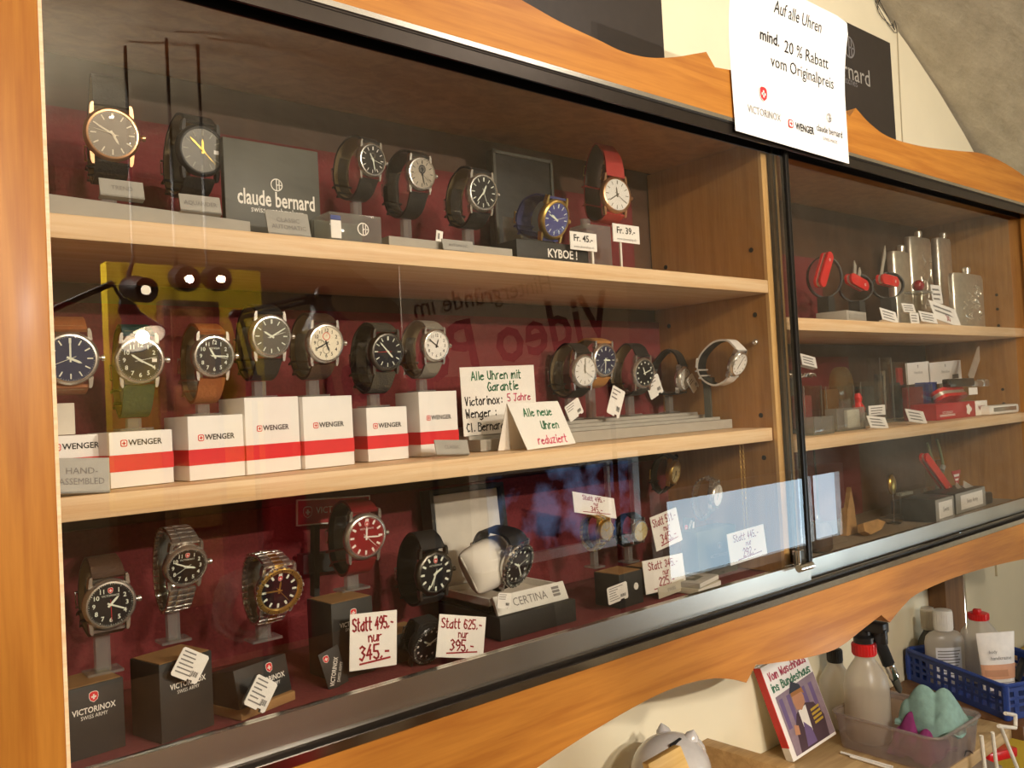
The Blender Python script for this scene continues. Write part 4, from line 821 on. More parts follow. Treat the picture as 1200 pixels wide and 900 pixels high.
def flask(label, x0, x1, ytop, ybase, y, capx, yaw=0, engrave=True, depth=.022):
    a, q = P(x0, ybase, y), P(x1, ybase, y); zb = RS1; hh = P((x0 + x1) / 2, ytop, y).z - zb; w = (q - a).length / max(.3, cos(radians(yaw)))
    t = thing('hip_flask', label, 'hip flask', ((a.x + q.x) / 2, y, zb), (0, 0, yaw), gf)
    b = MB(); n_ = 28; prof = [(.94, 0), (1, .006), (1, hh - .008), (.93, hh - .001), (.3, hh)]
    vs = []; fs = []
    for s_, z in prof:
        for k in range(n_):
            u = 2 * pi * k / n_; cu_, su = cos(u), sin(u); vs.append((abs(cu_) ** .45 * (1 if cu_ > 0 else -1) * w / 2 * s_, abs(su) ** .8 * (1 if su > 0 else -1) * depth / 2 * s_, z))
    for j in range(len(prof) - 1):
        for k in range(n_): fs.append((j * n_ + k, j * n_ + (k + 1) % n_, (j + 1) * n_ + (k + 1) % n_, (j + 1) * n_ + k))
    fs += [tuple(reversed(range(n_))), tuple((len(prof) - 1) * n_ + k for k in range(n_))]; b.raw('pewter', vs, fs)
    if engrave:
        rd = random.Random(int(x0))
        for i in range(16):
            cx, cz = rd.uniform(-.28, .28) * w, rd.uniform(.18, .8) * hh; q = [(cx + rd.uniform(-.1, .1) * w, -depth * .5 + .0003, cz + (k - 2) * hh * .035) for k in range(5)]; b.tube('pewter', q, .0017, 5)
    b.build('body', t)
    b = MB(); b.lathe('pewter', [(.006, hh - .001), (.006, hh + .004), (.0075, hh + .004), (.0075, hh + .012), (.005, hh + .0145)], T3((capx * w, 0, 0)), 16); b.build('cap', t)
flask('small plain pewter flask behind the long-bladed knife', 1046, 1065, 296, 356, .10, .22, 0, False)
flask('tall engraved pewter flask in the middle of the upper right shelf', 1068, 1093, 280, 372, .115, .05, 0)
flask('narrow pewter flask seen side on between the tall and the big flask', 1100, 1116, 281, 372, .12, .2, 0, False)
flask('big engraved pewter flask at the front of the upper right shelf', 1117, 1152, 322, 383, .045, .05, 0)
flask('plain pewter flask standing right behind the big engraved flask', 1150, 1167, 322, 383, .085, .1, 0, False)
p = P(1076, 335, .06); t = thing('crystal_ball', 'dark red glass ball on a clear stand below the tall flask', 'ornament', (p.x, .06, RS1)); hz = p.z - RS1
b = MB(); b.sphere('crystal_ball', (0, 0, hz), .011); b.build('ball', t); b = MB(); b.box('acrylic_rim', (0, 0, hz - .013), (.05, .03, .004)); b.box('acrylic', (0, 0, (hz - .015) / 2), (.012, .012, hz - .015)); b.build('stand', t)
def small_tag(label, cx, cy, y, w, h, roll=0, lean=-15, group='small price tags on the right shelves', big=None, m='paper'):
    p = P(cx, cy, y); a, c = w / sx(cx, cy, y), h / sz(cx, cy, y); b = MB(); b.box(m, (0, .0005, 0), (a, .001, c)); rd = random.Random(cx + cy)
    for i in range(3 if not big else 2): b.quad('ink_grey', [(-a * .4, -.0003, c * (.3 - i * .25)), (a * rd.uniform(.1, .4), -.0003, c * (.3 - i * .25)), (a * .3, -.0003, c * (.2 - i * .25)), (-a * .4, -.0003, c * (.2 - i * .25))])
    if big: b.hand('ink_red', big, (a * .05, -.0003, -c * .22), c * .3, wt=.16)
    b.box(m, (0, c * .2, -c * .5 + .0005), (a * .9, c * .4, .001))
    o = pose(b.build('price_tag', None, None, 0), p, (lean, roll, 0)); tag(o, label, 'price tag', group)
small_tag('leftmost small price tag at the front of the upper right shelf', 1042, 370, .012, 17, 15, 8)
small_tag('small price tag just below the red glass ball stand', 1065, 361, .03, 14, 11)
small_tag('narrow price tag under the red glass ball stand', 1072, 373, .012, 10, 13, lean=-5)
small_tag('small price tag left of the red-numbered card', 1088, 372, .012, 18, 13, 4)
small_tag('upright price tag above the red-numbered card', 1098, 345, .05, 12, 22, lean=-5)
small_tag('larger price card with a red number before the big flask', 1108, 368, .015, 27, 25, 10, big='30', lean=-20)
# ------------------------------------------------------------------ RIGHT COMPARTMENT, middle shelf
def clear_case(label, x0, x1, ytop, y, zb, d=.03, m='acrylic', inner=None, yaw=0, group='clear plastic packages on the right middle shelf', name='clear_case'):
    yb = proj((P(x0, 450, y).x, y, zb)).y; a, q = P(x0, 450, y), P(x1, 450, y); w = q.x - a.x; hh = P((x0 + x1) / 2, ytop, y).z - zb
    t = thing(name, label, 'package', ((a.x + q.x) / 2, y, zb), (0, 0, yaw), group)
    b = MB(); b.box(m, (0, d / 2, hh / 2), (w, d, hh), bev=.0008); b.box('acrylic_rim', (0, d / 2, .0015), (w, d, .003)); b.box('acrylic_rim', (-w / 2 + .0006, 0, hh / 2), (.0012, .0012, hh)); b.box('acrylic_rim', (w / 2 - .0006, 0, hh / 2), (.0012, .0012, hh)); b.build('case', t)
    if inner:
        for (m_, fx, fz, fw, fh) in inner: 
            b = MB(); b.box(m_, (fx * w, d * .5, fz * hh), (fw * w, d * .3, fh * hh), bev=.001); b.build('insert', t)
    return t
mm = .07
clear_case('clear package with a wine-red card behind the black door edge', 941, 962, 452, .06, RS2, .04, inner=(('maroon_felt', 0, .45, .75, .7),))
t = thing('key_chain_stand', 'small stand with a bundle of metal chains and a grey tag holder', 'stand', (P(940, 450, .09).x, .09, RS2)); zc = P(940, 440, .09).z - RS2
b = MB(); b.box('black_box', (0, .02, (zc + .01) / 2), (.03, .012, zc + .01)); b.build('body', t)
b = MB()
for k in range(7): b.tube('steel', [(-.035 + .011 * k + .006 * cos(q * pi / 5), .0 + .006 * sin(q * pi / 5), zc + .003 * sin(q * 1.3 + k)) for q in range(10)], .0014, 6, True)
b.build('chain', t)
small_tag('tilted white tag on the grey holder above the chains', 948, 423, .08, 16, 14, 10)
clear_case('clear pack with a brown insert under the round amber disc', 967, 1000, 452, .075, RS2, .03, inner=(('dark_wood', -.1, .5, .5, .85),))
p = P(985, 450, .105); t = thing('round_case', 'round amber clear disc standing behind the clear packs', 'package', (p.x, .11, RS2)); rr = 20 / sz(985, 450, .105)
b = MB(); b.lathe('amber_clear', [(rr, 0), (rr * 1.02, .003), (rr, .012), (rr * .9, .014)], T3((0, 0, p.z - RS2)) @ RX(90), 36); b.build('disc', t); b = MB(); b.box('acrylic_rim', (0, -.006, (p.z - rr - RS2) / 2 + .002), (.03, .014, max(.006, p.z - rr - RS2 + .004))); b.build('foot', t)
clear_case('grey clear block at the front left of the right middle shelf', 951, 974, 488, .02, RS2, .02, 'acrylic_rim', group='clear blocks on the right middle shelf')
clear_case('clear block with a white label below the amber disc', 978, 1011, 478, .035, RS2, .02, 'acrylic_rim', inner=(('paper', .25, .5, .45, .8),), group='clear blocks on the right middle shelf')
b = MB(); p = P(1002, 468, .09); b.lathe('red_plastic', [(.010, 0), (.012, .008), (.006, .018), (.008, .026), (.004, .034)], None, 14); b.box('acrylic_rim', (0, 0, -.012), (.02, .02, .024)); o = pose(b.build('red_figurine'), (p.x, .085, RS2 + .024)); tag(o, 'small red knob-like item between the clear packs', 'ornament')
clear_case('clear pack with dark insert right of the amber disc', 1008, 1036, 447, .08, RS2, .03, inner=(('black_box', 0, .5, .6, .8), ('maroon_felt', -.2, .6, .2, .5)))
clear_case('tall clear tube with black pen-like knives', 1032, 1046, 419, .10, RS2, .025, inner=(('black_box', -.15, .4, .35, .7), ('steel', .25, .5, .15, .6)))
clear_case('clear pack with dark scissors beside the tall tube', 1046, 1064, 424, .11, RS2, .02, inner=(('black_box', 0, .35, .5, .6), ('red_paint', .3, .75, .3, .3)))
clear_case('clear pack with a wine-red case left of the red carton', 1064, 1092, 450, .075, RS2, .03, inner=(('rubber_red', 0, .5, .7, .85),))
for lb, cx, cy, y, w, h, ro, st in (('left white card standing behind the clear packs', 1076, 437, .11, 27, 25, -2, ''), ('right white card with a small barcode behind the multi-tool', 1108, 436, .11, 38, 25, -2, 'x')):
    p = P(cx, cy, y); a, c = w / sx(cx, cy, y), h / sz(cx, cy, y); b = MB(); b.box('paper', (0, .0006, 0), (a, .0012, c)); shield(b, (0, -.0003, c * .3), c * .14, red='ink_grey'); b.text('ink_grey', 'Victorinox', (0, -.0003, c * .02), c * .2, maxw=a * .6)
    if st: b.quad('ink_grey', [(a * .2, -.0003, -c * .35), (a * .4, -.0003, -c * .35), (a * .4, -.0003, -c * .15), (a * .2, -.0003, -c * .15)])
    b.box('acrylic_rim', (0, .003, -c * .5 - (p.z - c * .5 - RS2) / 2), (a * .3, .004, p.z - c * .5 - RS2)); o = pose(b.build('info_card', None, None, 0), p, (0, ro, 0)); tag(o, lb, 'card', 'white cards on the right middle shelf')
small_tag('tilted price tag in front of the dark-insert clear pack', 1029, 495, .015, 20, 15, 6, -20); small_tag('tilted price tag in front of the wine-red case', 1074, 488, .015, 19, 16, 8, -20); small_tag('white label standing behind the tilted price tags', 1028, 481, .04, 19, 12, 0, 0)
xa, xb = P(1097, 480, .035).x, P(1158, 480, .035).x
t = thing('knife_carton', 'red carton with white emblem on the right middle shelf', 'carton', (xa, .035, RS2)); w = xb - xa; hh = P(1128, 471, .035).z - RS2
b = MB(); b.box('red_paint', (w * .37, .03, hh / 2), (w * .74, .06, hh), bev=.0005); b.build('box', t)
b = MB(); b.box('paper', (w * .87, .03, hh / 2), (w * .26, .058, hh * .96), bev=.0005); b.text('ink_red', 'NOX', (w * .87, .0006, hh * .5), hh * .42, maxw=w * .2, bold=True); b.build('flap', t)
b = MB(); b.text('ink_white', 'VICTORINOX', (w * .2, -.0004, hh * .42), hh * .24, maxw=w * .3); 
for i in range(2): b.quad('ink_white', [(w * .06, -.0003, hh * (.2 + .07 * i)), (w * .34, -.0003, hh * (.2 + .07 * i)), (w * .34, -.0003, hh * (.24 + .07 * i)), (w * .06, -.0003, hh * (.24 + .07 * i))])
b.quad('ink_white', [(w * (.60 + .05 * cos(q) * (1 + .4 * cos(3 * q))), -.0003, hh * (.5 + .34 * sin(q) * (1 + .2 * cos(5 * q)))) for q in [k * pi / 8 for k in range(16)]]); b.build('print', t)
p = P(1122, 462, .08); b = MB(); knife(b, 'red_plastic', T3((0, .02, .013)) @ RX(60), .11, .03, .02); b.box('blue_card', (-.04, .045, .02), (.05, .02, .04)); o = pose(b.build('pocket_knife'), (P(1122, 470, .05).x, .045, RS2 + hh + .001)); tag(o, 'large red pocket knife with a blue card lying on the red carton', 'pocket knife')
p = P(1130, 448, .055); t = thing('multi_tool', 'steel multi-tool with raised blade above the red carton', 'multi-tool', p, (0, 0, 0))
b = MB(); b.box('steel_dark', (-.025, 0, 0), (.11, .016, .016), bev=.003); b.box('black_plastic', (-.07, 0, .002), (.03, .014, .012), bev=.003); b.build('body', t)
b = MB(); b.box('steel', (.065, 0, -.004), (.08, .012, .013), bev=.003); b.box('steel', (.09, 0, -.003), (.03, .014, .016), bev=.003); b.build('handle', t)
b = MB(); blade(b, T3((.03, 0, .006)) @ RY(-46), .085, .022); b.build('blade', t)
b = MB(); b.box('acrylic', (-.02, .0, -.024), (.07, .03, .032)); b.box('paper', (.0, -.0155, -.018), (.04, .0006, .014)); b.build('cradle', t)
b = MB(); p = P(1180, 479, .06); b.box('ink_white', (0, 0, .009), (.13, .03, .018), bev=.004); b.box('steel', (0, -.0155, .010), (.10, .001, .008)); o = pose(b.build('metal_case'), (1.862, .03, RS2), (0, 0, -3)); tag(o, 'flat silver case right of the red carton', 'case')
# ------------------------------------------------------------------ RIGHT COMPARTMENT, floor
p = P(960, 622, .05); t = thing('leather_pouch', 'brown leather pouch hanging on a dark cord near the door edge', 'pouch', (p.x, .05, FL)); zc = P(960, 610, .05).z - FL
b = MB(); b.lathe('leather_dark', [(.016, .002), (.019, .006), (.019, zc - .012), (.013, zc - .002), (.005, zc)], None, 20); b.build('body', t)
b = MB(); z1 = RS2 - .02 - FL; b.tube('cord_black', [(0, 0, zc - .002), (.002, 0, (zc + z1) / 2), (-.002, 0, z1)], .0016, 6); b.tube('steel', [(.004 * cos(q * pi / 5), 0, zc + .004 + .004 * sin(q * pi / 5)) for q in range(10)], .0008, 5, True); b.build('cord', t)
b = MB(); p = P(1025, 613, .06); out = [(-.035, 0), (-.02, -.008), (.02, -.004), (.042, .006), (.02, .014), (-.03, .013)]; b.prism('tan_stuff', out, .012, RX(-20)); o = pose(b.build('wood_chip'), (p.x, .06, FL + .010)); tag(o, 'tan piece of rough wood lying on the right cabinet floor', 'ornament')
b = MB(); p = P(997, 590, .09); b.prism('tan_stuff', [(-.01, -.0), (.012, 0), (.004, .035)], .008); b.prism('tan_stuff', [(-.02, -.045), (.016, -.045), (.012, 0), (-.012, 0)], .012); o = pose(b.build('stone_figure'), (p.x, .09, FL + .045)); tag(o, 'small pointed stone figure left of the rough wood piece', 'ornament')
p = P(1045, 568, .09); t = thing('shell_ornament', 'golden shell on a thin wire stand on the right floor', 'ornament', (p.x, .09, FL)); zc = p.z - FL
b = MB(); b.sphere('brass', (0, 0, zc), .016, RY(35) if False else None, 14, 8, (.8, .4, 1.2)); b.build('shell', t); b = MB(); b.tube('steel', [(0, 0, .001), (.004, 0, zc * .5), (0, 0, zc - .016)], .0009, 6); b.lathe('steel_dark', [(.012, 0), (.012, .002)], None, 16); b.build('wire_stand', t)
clear_case('clear box with dark tools in the middle of the right floor', 1046, 1090, 575, .10, FL, .04, inner=(('black_box', .0, .4, .8, .5), ('silver_plate', -.1, .85, .3, .12)), group='clear boxes on the right cabinet floor')
clear_case('clear box with grey insert behind the left silver-labelled box', 1085, 1112, 574, .13, FL, .03, inner=(('black_box', .0, .3, .8, .4), ('silver_plate', 0.1, .8, .5, .2)), group='clear boxes on the right cabinet floor')
def labelled_box(label, x0, x1, ytop, y, txt, yaw):
    a, q = P(x0, 590, y), P(x1, 590, y); w = q.x - a.x; hh = P((x0 + x1) / 2, ytop, y).z - FL
    t = thing('knife_box', label, 'box', (a.x, y, FL), (0, 0, yaw), 'grey boxes with white labels')
    b = MB(); b.box('black_plastic', (w / 2, .03, hh / 2), (w, .06, hh), bev=.001); b.box('silver_plate', (w / 2, -.0004, hh / 2), (w, .001, hh * .96)); b.build('box', t)
    b = MB(); b.box('paper', (w * .52, -.0012, hh / 2), (w * .74, .0008, hh * .7)); b.text('ink_grey', txt, (w * .52, -.0019, hh / 2), hh * .3, maxw=w * .5); b.build('label', t)
labelled_box('grey box with white label, left of the pair on the right floor', 1096, 1119, 583, .03, 'Swiss', 2)
labelled_box('longer grey box with white label, right of the pair on the right floor', 1120, 1158, 574, .045, 'Swiss Army', 2)
t = knife_thing('long red knife slanting behind the white-labelled boxes', 1099, 558, .10, -38, .15, (), group='knives on the right cabinet floor')
b = MB(); p = P(1097, 535, .12); b.tube('green_strap', catmull([(-.035, 0, .03), (-.02, 0, .0), (.01, 0, -.035), (.03, 0, -.03), (.022, 0, .005), (.008, 0, .035)], 6), .0028, 8); b.cyl('silver_plate', (.022, 0, -.03), (.03, 0, -.022), .005); o = pose(b.build('lanyard'), p); tag(o, 'olive green lanyard loop hanging above the long red knife', 'lanyard')
t = thing('folding_tool', 'black folding tool with open blades at the right end of the floor', 'pocket knife', G(1150, 572, FL) * 1); t.location = (P(1152, 565, .05).x - .02, .065, FL)
b = MB(); b.box('black_plastic', (0, 0, .012), (.13, .03, .024), bev=.004); b.build('handle', t)
b = MB(); blade(b, T3((-.04, 0, .03)) @ RY(20) @ T3((0, 0, .02)), .13, .012); b.build('blade', t); b = MB(); blade(b, T3((-.06, .01, .024)) @ RY(35) @ T3((0, 0, .03)), .06, .01); b.build('blade', t)
b = MB(); p = P(1121, 562, .085); b.prism('red_paint', [(-.02, .018), (.022, .018), (.004, -.018)], .0012); b.quad('paper', [(-.013, -.0003, .011), (.013, -.0003, .011), (.011, -.0003, .006), (-.010, -.0003, .006)]); b.quad('paper', [(-.008, -.0003, .002), (.009, -.0003, .002), (.007, -.0003, -.002), (-.005, -.0003, -.002)]); o = pose(b.build('price_pennant'), p); tag(o, 'red and white triangular tag beside the long red knife', 'price tag')
# ------------------------------------------------------------------ PAPER NOTICE ON THE VALANCE, PANELS ON THE WALL
pa, pb = P(862, 153, -.033), P(995, 192, -.033); w = pb.x - pa.x; h = .208
b = MB(); b.X = T3((pa.x, -.0325, pa.z))
def paper_pt(u, v):      # slight lift at the top, which bends away from the valance
    return (u * w - .006 * v * (1 - u), -.0006 - .012 * max(0, v - .45) ** 2 * 4, v * h + (pb.z - pa.z) * u)
NU, NV = 8, 12; vs = []; fs = []
for j in range(NV + 1):
    for i in range(NU + 1):
        u, v = i / NU, j / NV
        if i == NU and j == NV: u, v = .975, .985
        vs.append(paper_pt(u, v))
for j in range(NV):
    for i in range(NU): a = j * (NU + 1) + i; fs.append((a, a + 1, a + NU + 2, a + NU + 1))
n0 = len(vs); vs += [(x, y + .0003, z) for x, y, z in vs]; fs += [tuple(n0 + k for k in reversed(f)) for f in fs]
b.raw('paper', vs, fs)
def on_paper(m, st, u, v, hh, maxw, bold=False):
    x, y, z = paper_pt(u, v); x2, y2, z2 = paper_pt(u, v + .02); a = atan2(y2 - y, z2 - z)
    b.text(m, st, (0, 0, 0), hh, T3((x, y - .0006, z)) @ RY(-.0) @ RX(-math.degrees(a)), bold, maxw)
on_paper('ink_black', 'Auf alle Uhren', .545, .875, .0235, w * .42); on_paper('ink_black', 'mind.', .315, .672, .021, w * .18, True); on_paper('ink_black', '20 % Rabatt', .635, .66, .0235, w * .5); on_paper('ink_black', 'vom Originalpreis', .605, .535, .0235, w * .57)
X0 = b.X; x, y, z = paper_pt(.24, .29); shield(b, (x, y - .0012, z), .019); on_paper('ink_grey', 'VICTORINOX', .24, .165, .0145, w * .27)
x, y, z = paper_pt(.50, .155); cross_badge(b, (x - .012, y - .0012, z), .0115); on_paper('ink_black', 'WENGER', .585, .15, .0145, w * .17, True)
x, y, z = paper_pt(.82, .285); ring_logo(b, 'ink_grey', (x, y - .0012, z), .013); on_paper('ink_black', 'claude bernard', .82, .19, .0145, w * .25); on_paper('ink_grey', 'SWISS MADE', .82, .125, .007, w * .16)
o = b.build('paper_notice'); tag(o, 'white printed discount notice stuck over the top valance', 'notice')
WY = .22
for lb, x0, x1, z0, z1 in (('plain black panel on the wall above the left half of the cabinet', .72, P(772, 40, WY).x, H + .36, H + .78), ('black brand panel with grey lettering behind the discount notice', P(975, 60, WY).x - .25, P(1040, 80, WY).x, H + .36, P(1038, 52, WY).z)):
    b = MB(); b.box('black_panel', ((x0 + x1) / 2, WY - .005, (z0 + z1) / 2), (x1 - x0, .009, z1 - z0), bev=.0008)
    if 'brand' in lb:
        q = P(995, 55, WY - .01); ring_logo(b, 'ink_grey', (q.x, WY - .0099, q.z), .047); q = P(984, 79, WY - .01); b.text('display_grey', 'claude bernard', (q.x - .03, WY - .0099, q.z), .052, maxw=.34); q = P(985, 91, WY - .01); b.text('ink_grey', 'swiss made watches', (q.x - .02, WY - .0099, q.z), .022, maxw=.22)
    o = b.build('wall_panel'); tag(o, lb, 'panel')
# ------------------------------------------------------------------ ROOM
VX, VZ, VR = .90, H - 1.44, 2.5
b = MB(); pts = [(VX + VR * cos(a), VZ + VR * sin(a)) for a in [radians(-2 + 184 * k / 60) for k in range(61)]]
vs = []; fs = []; ys = [.26 - .26 * k for k in range(14)]
for y in ys:
    for x, z in pts: vs.append((x + .02 * sin(y * 3 + z * 4), y, z + .015 * sin(x * 5 + y * 2)))
for j in range(len(ys) - 1):
    for k in range(60): a = j * 61 + k; fs.append((a, a + 61, a + 62, a + 1))
b.raw('vault_stone', vs, fs); o = b.build('ceiling', None, None, 60); struct(o)
b = MB(); out = [(VX + (VR - .02) * cos(a), VZ + (VR - .02) * sin(a)) for a in [radians(180 * k / 48) for k in range(49)]] + [(VX - VR + .02, 0), (VX + VR - .02, 0)]
b.prism('cream_paint', out, .03); o = b.build('wall_back', None, (0, WY, 0)); struct(o)
b = MB(); b.tube('grey_paint', [(P(1050, 20, WY).x, WY - .0015, P(1050, 20, WY).z), (P(1053, 90, WY).x, WY - .0015, P(1053, 90, WY).z), (P(1057, 168, WY).x, WY - .0015, P(1057, 168, WY).z)], .0012, 5)
o = b.build('trim_1'); struct(o)
q = P(1033, 10, WY); b = MB()
for k in range(5): b.tube('cord_black', [(q.x + (.03 + .012 * k) * cos(t_ * .5 + k) * .8, WY - .003, q.z + (.02 + .006 * k) * sin(t_ * .55 + k * .4)) for t_ in range(9)], .0007, 5)
o = b.build('wire_tangle'); tag(o, 'thin tangled wire on the cream wall beside the vault', 'wire')
b = MB(); b.box('shop_wall', (.9, -3.12, 1.3), (5.4, .05, 2.8)); o = b.build('wall_front'); struct(o)
b = MB(); b.box('floor_tile', (.9, -1.4, -.02), (5.4, 3.6, .04)); o = b.build('floor'); struct(o)
# brown post, pole and grey board right of the bench
x0, x1 = P(1098, 700, WY - .02).x, P(1121, 700, WY - .02).x
b = MB(); b.box('dark_wood', ((x0 + x1) / 2, WY - .02, H - .6), (x1 - x0, .038, .86)); o = b.build('trim_2'); struct(o)
p = P(1126, 700, WY - .03); b = MB(); b.cyl('chrome', (p.x, WY - .03, H - 1.0), (p.x, WY - .03, H - .17), .011, n=16); b.cyl('chrome', (p.x, WY - .03, H - .17), (p.x, WY - .03, H - .16), .014, n=16); o = b.build('metal_pole'); tag(o, 'shiny upright metal pole beside the brown post', 'pole')
b = MB(); xa = P(1131, 700, WY - .012).x; b.box('grey_paint', ((xa + 3.0) / 2, WY - .008, H - .5), (3.0 - xa, .014, .7)); b.box('grey_paint', (xa + .42, WY - .017, H - .37), (.5, .006, .22)); o = b.build('trim_3'); struct(o)
# ------------------------------------------------------------------ BENCH UNDER THE CABINET
b = MB(); b.box('bench_wood', ((.45 + 1.66) / 2, .0915, DESK - .0117), (1.21, .253, .022), bev=.0015)
t = thing('bench_shelf', 'narrow wooden bench shelf under the cabinet', 'shelf', (0, 0, 0)); b.build('board', t)
b = MB(); b.box('dark_wood', (1.0, .2, DESK - .06), (1.1, .03, .07)); b.build('rail', t)
for x in (.62, 1.15):
    b = MB(); b.box('dark_wood', (x, .12, DESK / 2 - .011), (.05, .12, DESK - .022)); b.build('support', t)
p = P(787, 862, .125); rr = .054; zc = p.z - DESK - rr * .95
t = thing('piggy_bank', 'grey white ceramic piggy bank under the cabinet', 'piggy bank', (p.x, .130, DESK), (0, 0, 12))
b = MB(); b.sphere('ceramic', (0, 0, zc), rr, None, 32, 18, (1.18, 1, .95)); b.lathe('ceramic', [(rr * .38, 0), (rr * .39, .012), (rr * .35, .016), (rr * .3, .017)], T3((rr * 1.06, 0, zc + .006)) @ RY(90), 18)
for y in (-.4, .4): b.lathe('slot_black', [(.0026, 0), (.0026, .0008)], T3((rr * 1.06 + .0168, y * .016, zc + .007)) @ RY(90), 10)
b.build('body', t)
for y in (-1, 1):
    b = MB(); b.lathe('ceramic', [(.011, 0), (.009, .005), (.004, .010), (.0005, .013)], T3((rr * .45, y * rr * .40, zc + rr * .78)) @ RX(-y * 18) @ RY(8), 12); b.build('ear', t)
for x in (-1, 1):
    for y in (-1, 1):
        b = MB(); b.lathe('ceramic', [(.012, 0), (.0125, .004), (.015, zc * .6)], T3((x * rr * .6, y * rr * .5, 0)), 12); b.build('leg', t)
b = MB(); b.prism('slot_black', rrect(.030, .0042, .002, 3), .003, T3((-.012, -.017, zc + rr * .905)) @ RX(-72)); b.build('coin_slot', t)
b = MB(); b.tube('ceramic', [(-rr * 1.12, 0, zc + .006), (-rr * 1.3, .004, zc + .012), (-rr * 1.3, .008, zc + .02), (-rr * 1.18, .006, zc + .022)], .0022, 8); b.build('tail', t)
q = P(802, 878, .045); L = (q.z - DESK) / cos(radians(14))
b = MB(); b.box('pine_block', (0, 0, L / 2), (.052, .016, L), bev=.001); o = pose(b.build('wood_board'), (q.x - .002, .004, DESK + .0045), (-14, -14, -18)); tag(o, 'bright yellow pine board leaning before the piggy bank', 'wood board')
q0, q1 = P(820, 872, .195), P(905, 900, .07); hb_ = q0.z - DESK
b = MB(); b.box('beech', (0, 0, hb_ / 2), (.026, .150, hb_), bev=.001); o = pose(b.build('wood_plank'), (q0.x + .018, .125, DESK + .0005), (0, 0, 3)); tag(o, 'brown wooden plank on edge right of the piggy bank', 'wood plank')
b = MB(); b.box('paper', (0, 0, .0005), (.04, .15, .001)); q = G(868, 880, DESK + .03)
b.box('paper', (0, .0, .010), (.03, .12, .018)); o = pose(b.build('paper_sheet'), (q0.x + .068, .135, DESK + .0005), (0, 0, 4)); tag(o, 'white folded papers lying right of the wooden plank', 'paper')
b = MB(); b.box('paper', (0, 0, .0005), (.034, .12, .001)); b.tube('cord_black', [(-.003 + .008 * cos(a), .02 + .012 * sin(a), .0014) for a in [k * .5 for k in range(11)]], .0012, 5); o = pose(b.build('leaflet'), (q0.x + .110, .12, DESK + .001), (0, 0, 6)); tag(o, 'white leaflet with a curly black sign left of the book', 'paper')
# book
A_ = G(931, 894, DESK); B_ = G(992, 874, DESK); yaw = math.degrees(atan2(B_.y - A_.y, B_.x - A_.x)); w = .112; hb = .158
t = thing('book', 'paperback book with red spine and a portrait on its mauve cover', 'book', (A_.x, A_.y, DESK + .002), (-14, -10, yaw + 2))
b = MB(); b.box('paper', (w / 2, .0085, hb / 2), (w - .002, .014, hb - .003)); b.build('pages', t)
b = MB(); b.box('paper', (w / 2, .0008, hb / 2), (w, .0012, hb), bev=.0002); b.box('paper', (w / 2, .0163, hb / 2), (w, .0012, hb)); 
yb_ = -.0002
def on(m, pts, dy=0): b.quad(m, [(x * w, yb_ - dy, z * hb) for x, z in pts])
on('cover_mauve', [(.08, .03), (.99, .03), (.99, .70), (.08, .66)], .0001)
for i in range(5): on('tie_print', [(.12 + i * .17, .3), (.2 + i * .17, .3), (.2 + i * .17, .62), (.12 + i * .17, .62)], .00015)
on('jacket', [(.2, .03), (.86, .03), (.9, .25), (.78, .42), (.56, .47), (.36, .40), (.26, .28)], .0002); on('ink_white', [(.42, .25), (.56, .12), (.6, .44), (.42, .42)], .0003); on('tie_print', [(.36, .05), (.58, .05), (.56, .2), (.44, .3)], .00035)
on('skin_print', [(.40, .44), (.38, .52), (.40, .60), (.60, .60), (.63, .53), (.60, .46), (.50, .41)], .0004); on('hair_print', [(.38, .58), (.39, .63), (.64, .63), (.66, .55), (.60, .58)], .0005); on('hat_print', [(.36, .62), (.63, .62), (.62, .66), (.47, .73), (.40, .66)], .0006); on('skin_print', [(.20, .22), (.30, .20), (.32, .29), (.24, .32)], .0006)
for i in range(4): on('badge', [(.66, .21 + i * .045), (.86, .22 + i * .045), (.86, .245 + i * .045), (.66, .235 + i * .045)], .0006)
b.hand('title_red', 'Vom Waschhaus', (w * .52, yb_ - .0003, hb * .875), hb * .085, maxw=w * .86, wt=.16); b.hand('title_green', 'ins Bundeshaus', (w * .52, yb_ - .0003, hb * .755), hb * .085, maxw=w * .9, wt=.16)
b.build('cover', t)
b = MB(); b.box('spine_red', (-.0007, .0085, hb * .57), (.0014, .0165, hb * .86)); b.box('paper', (-.0007, .0085, hb * .07), (.0014, .0165, hb * .14)); b.build('spine', t)
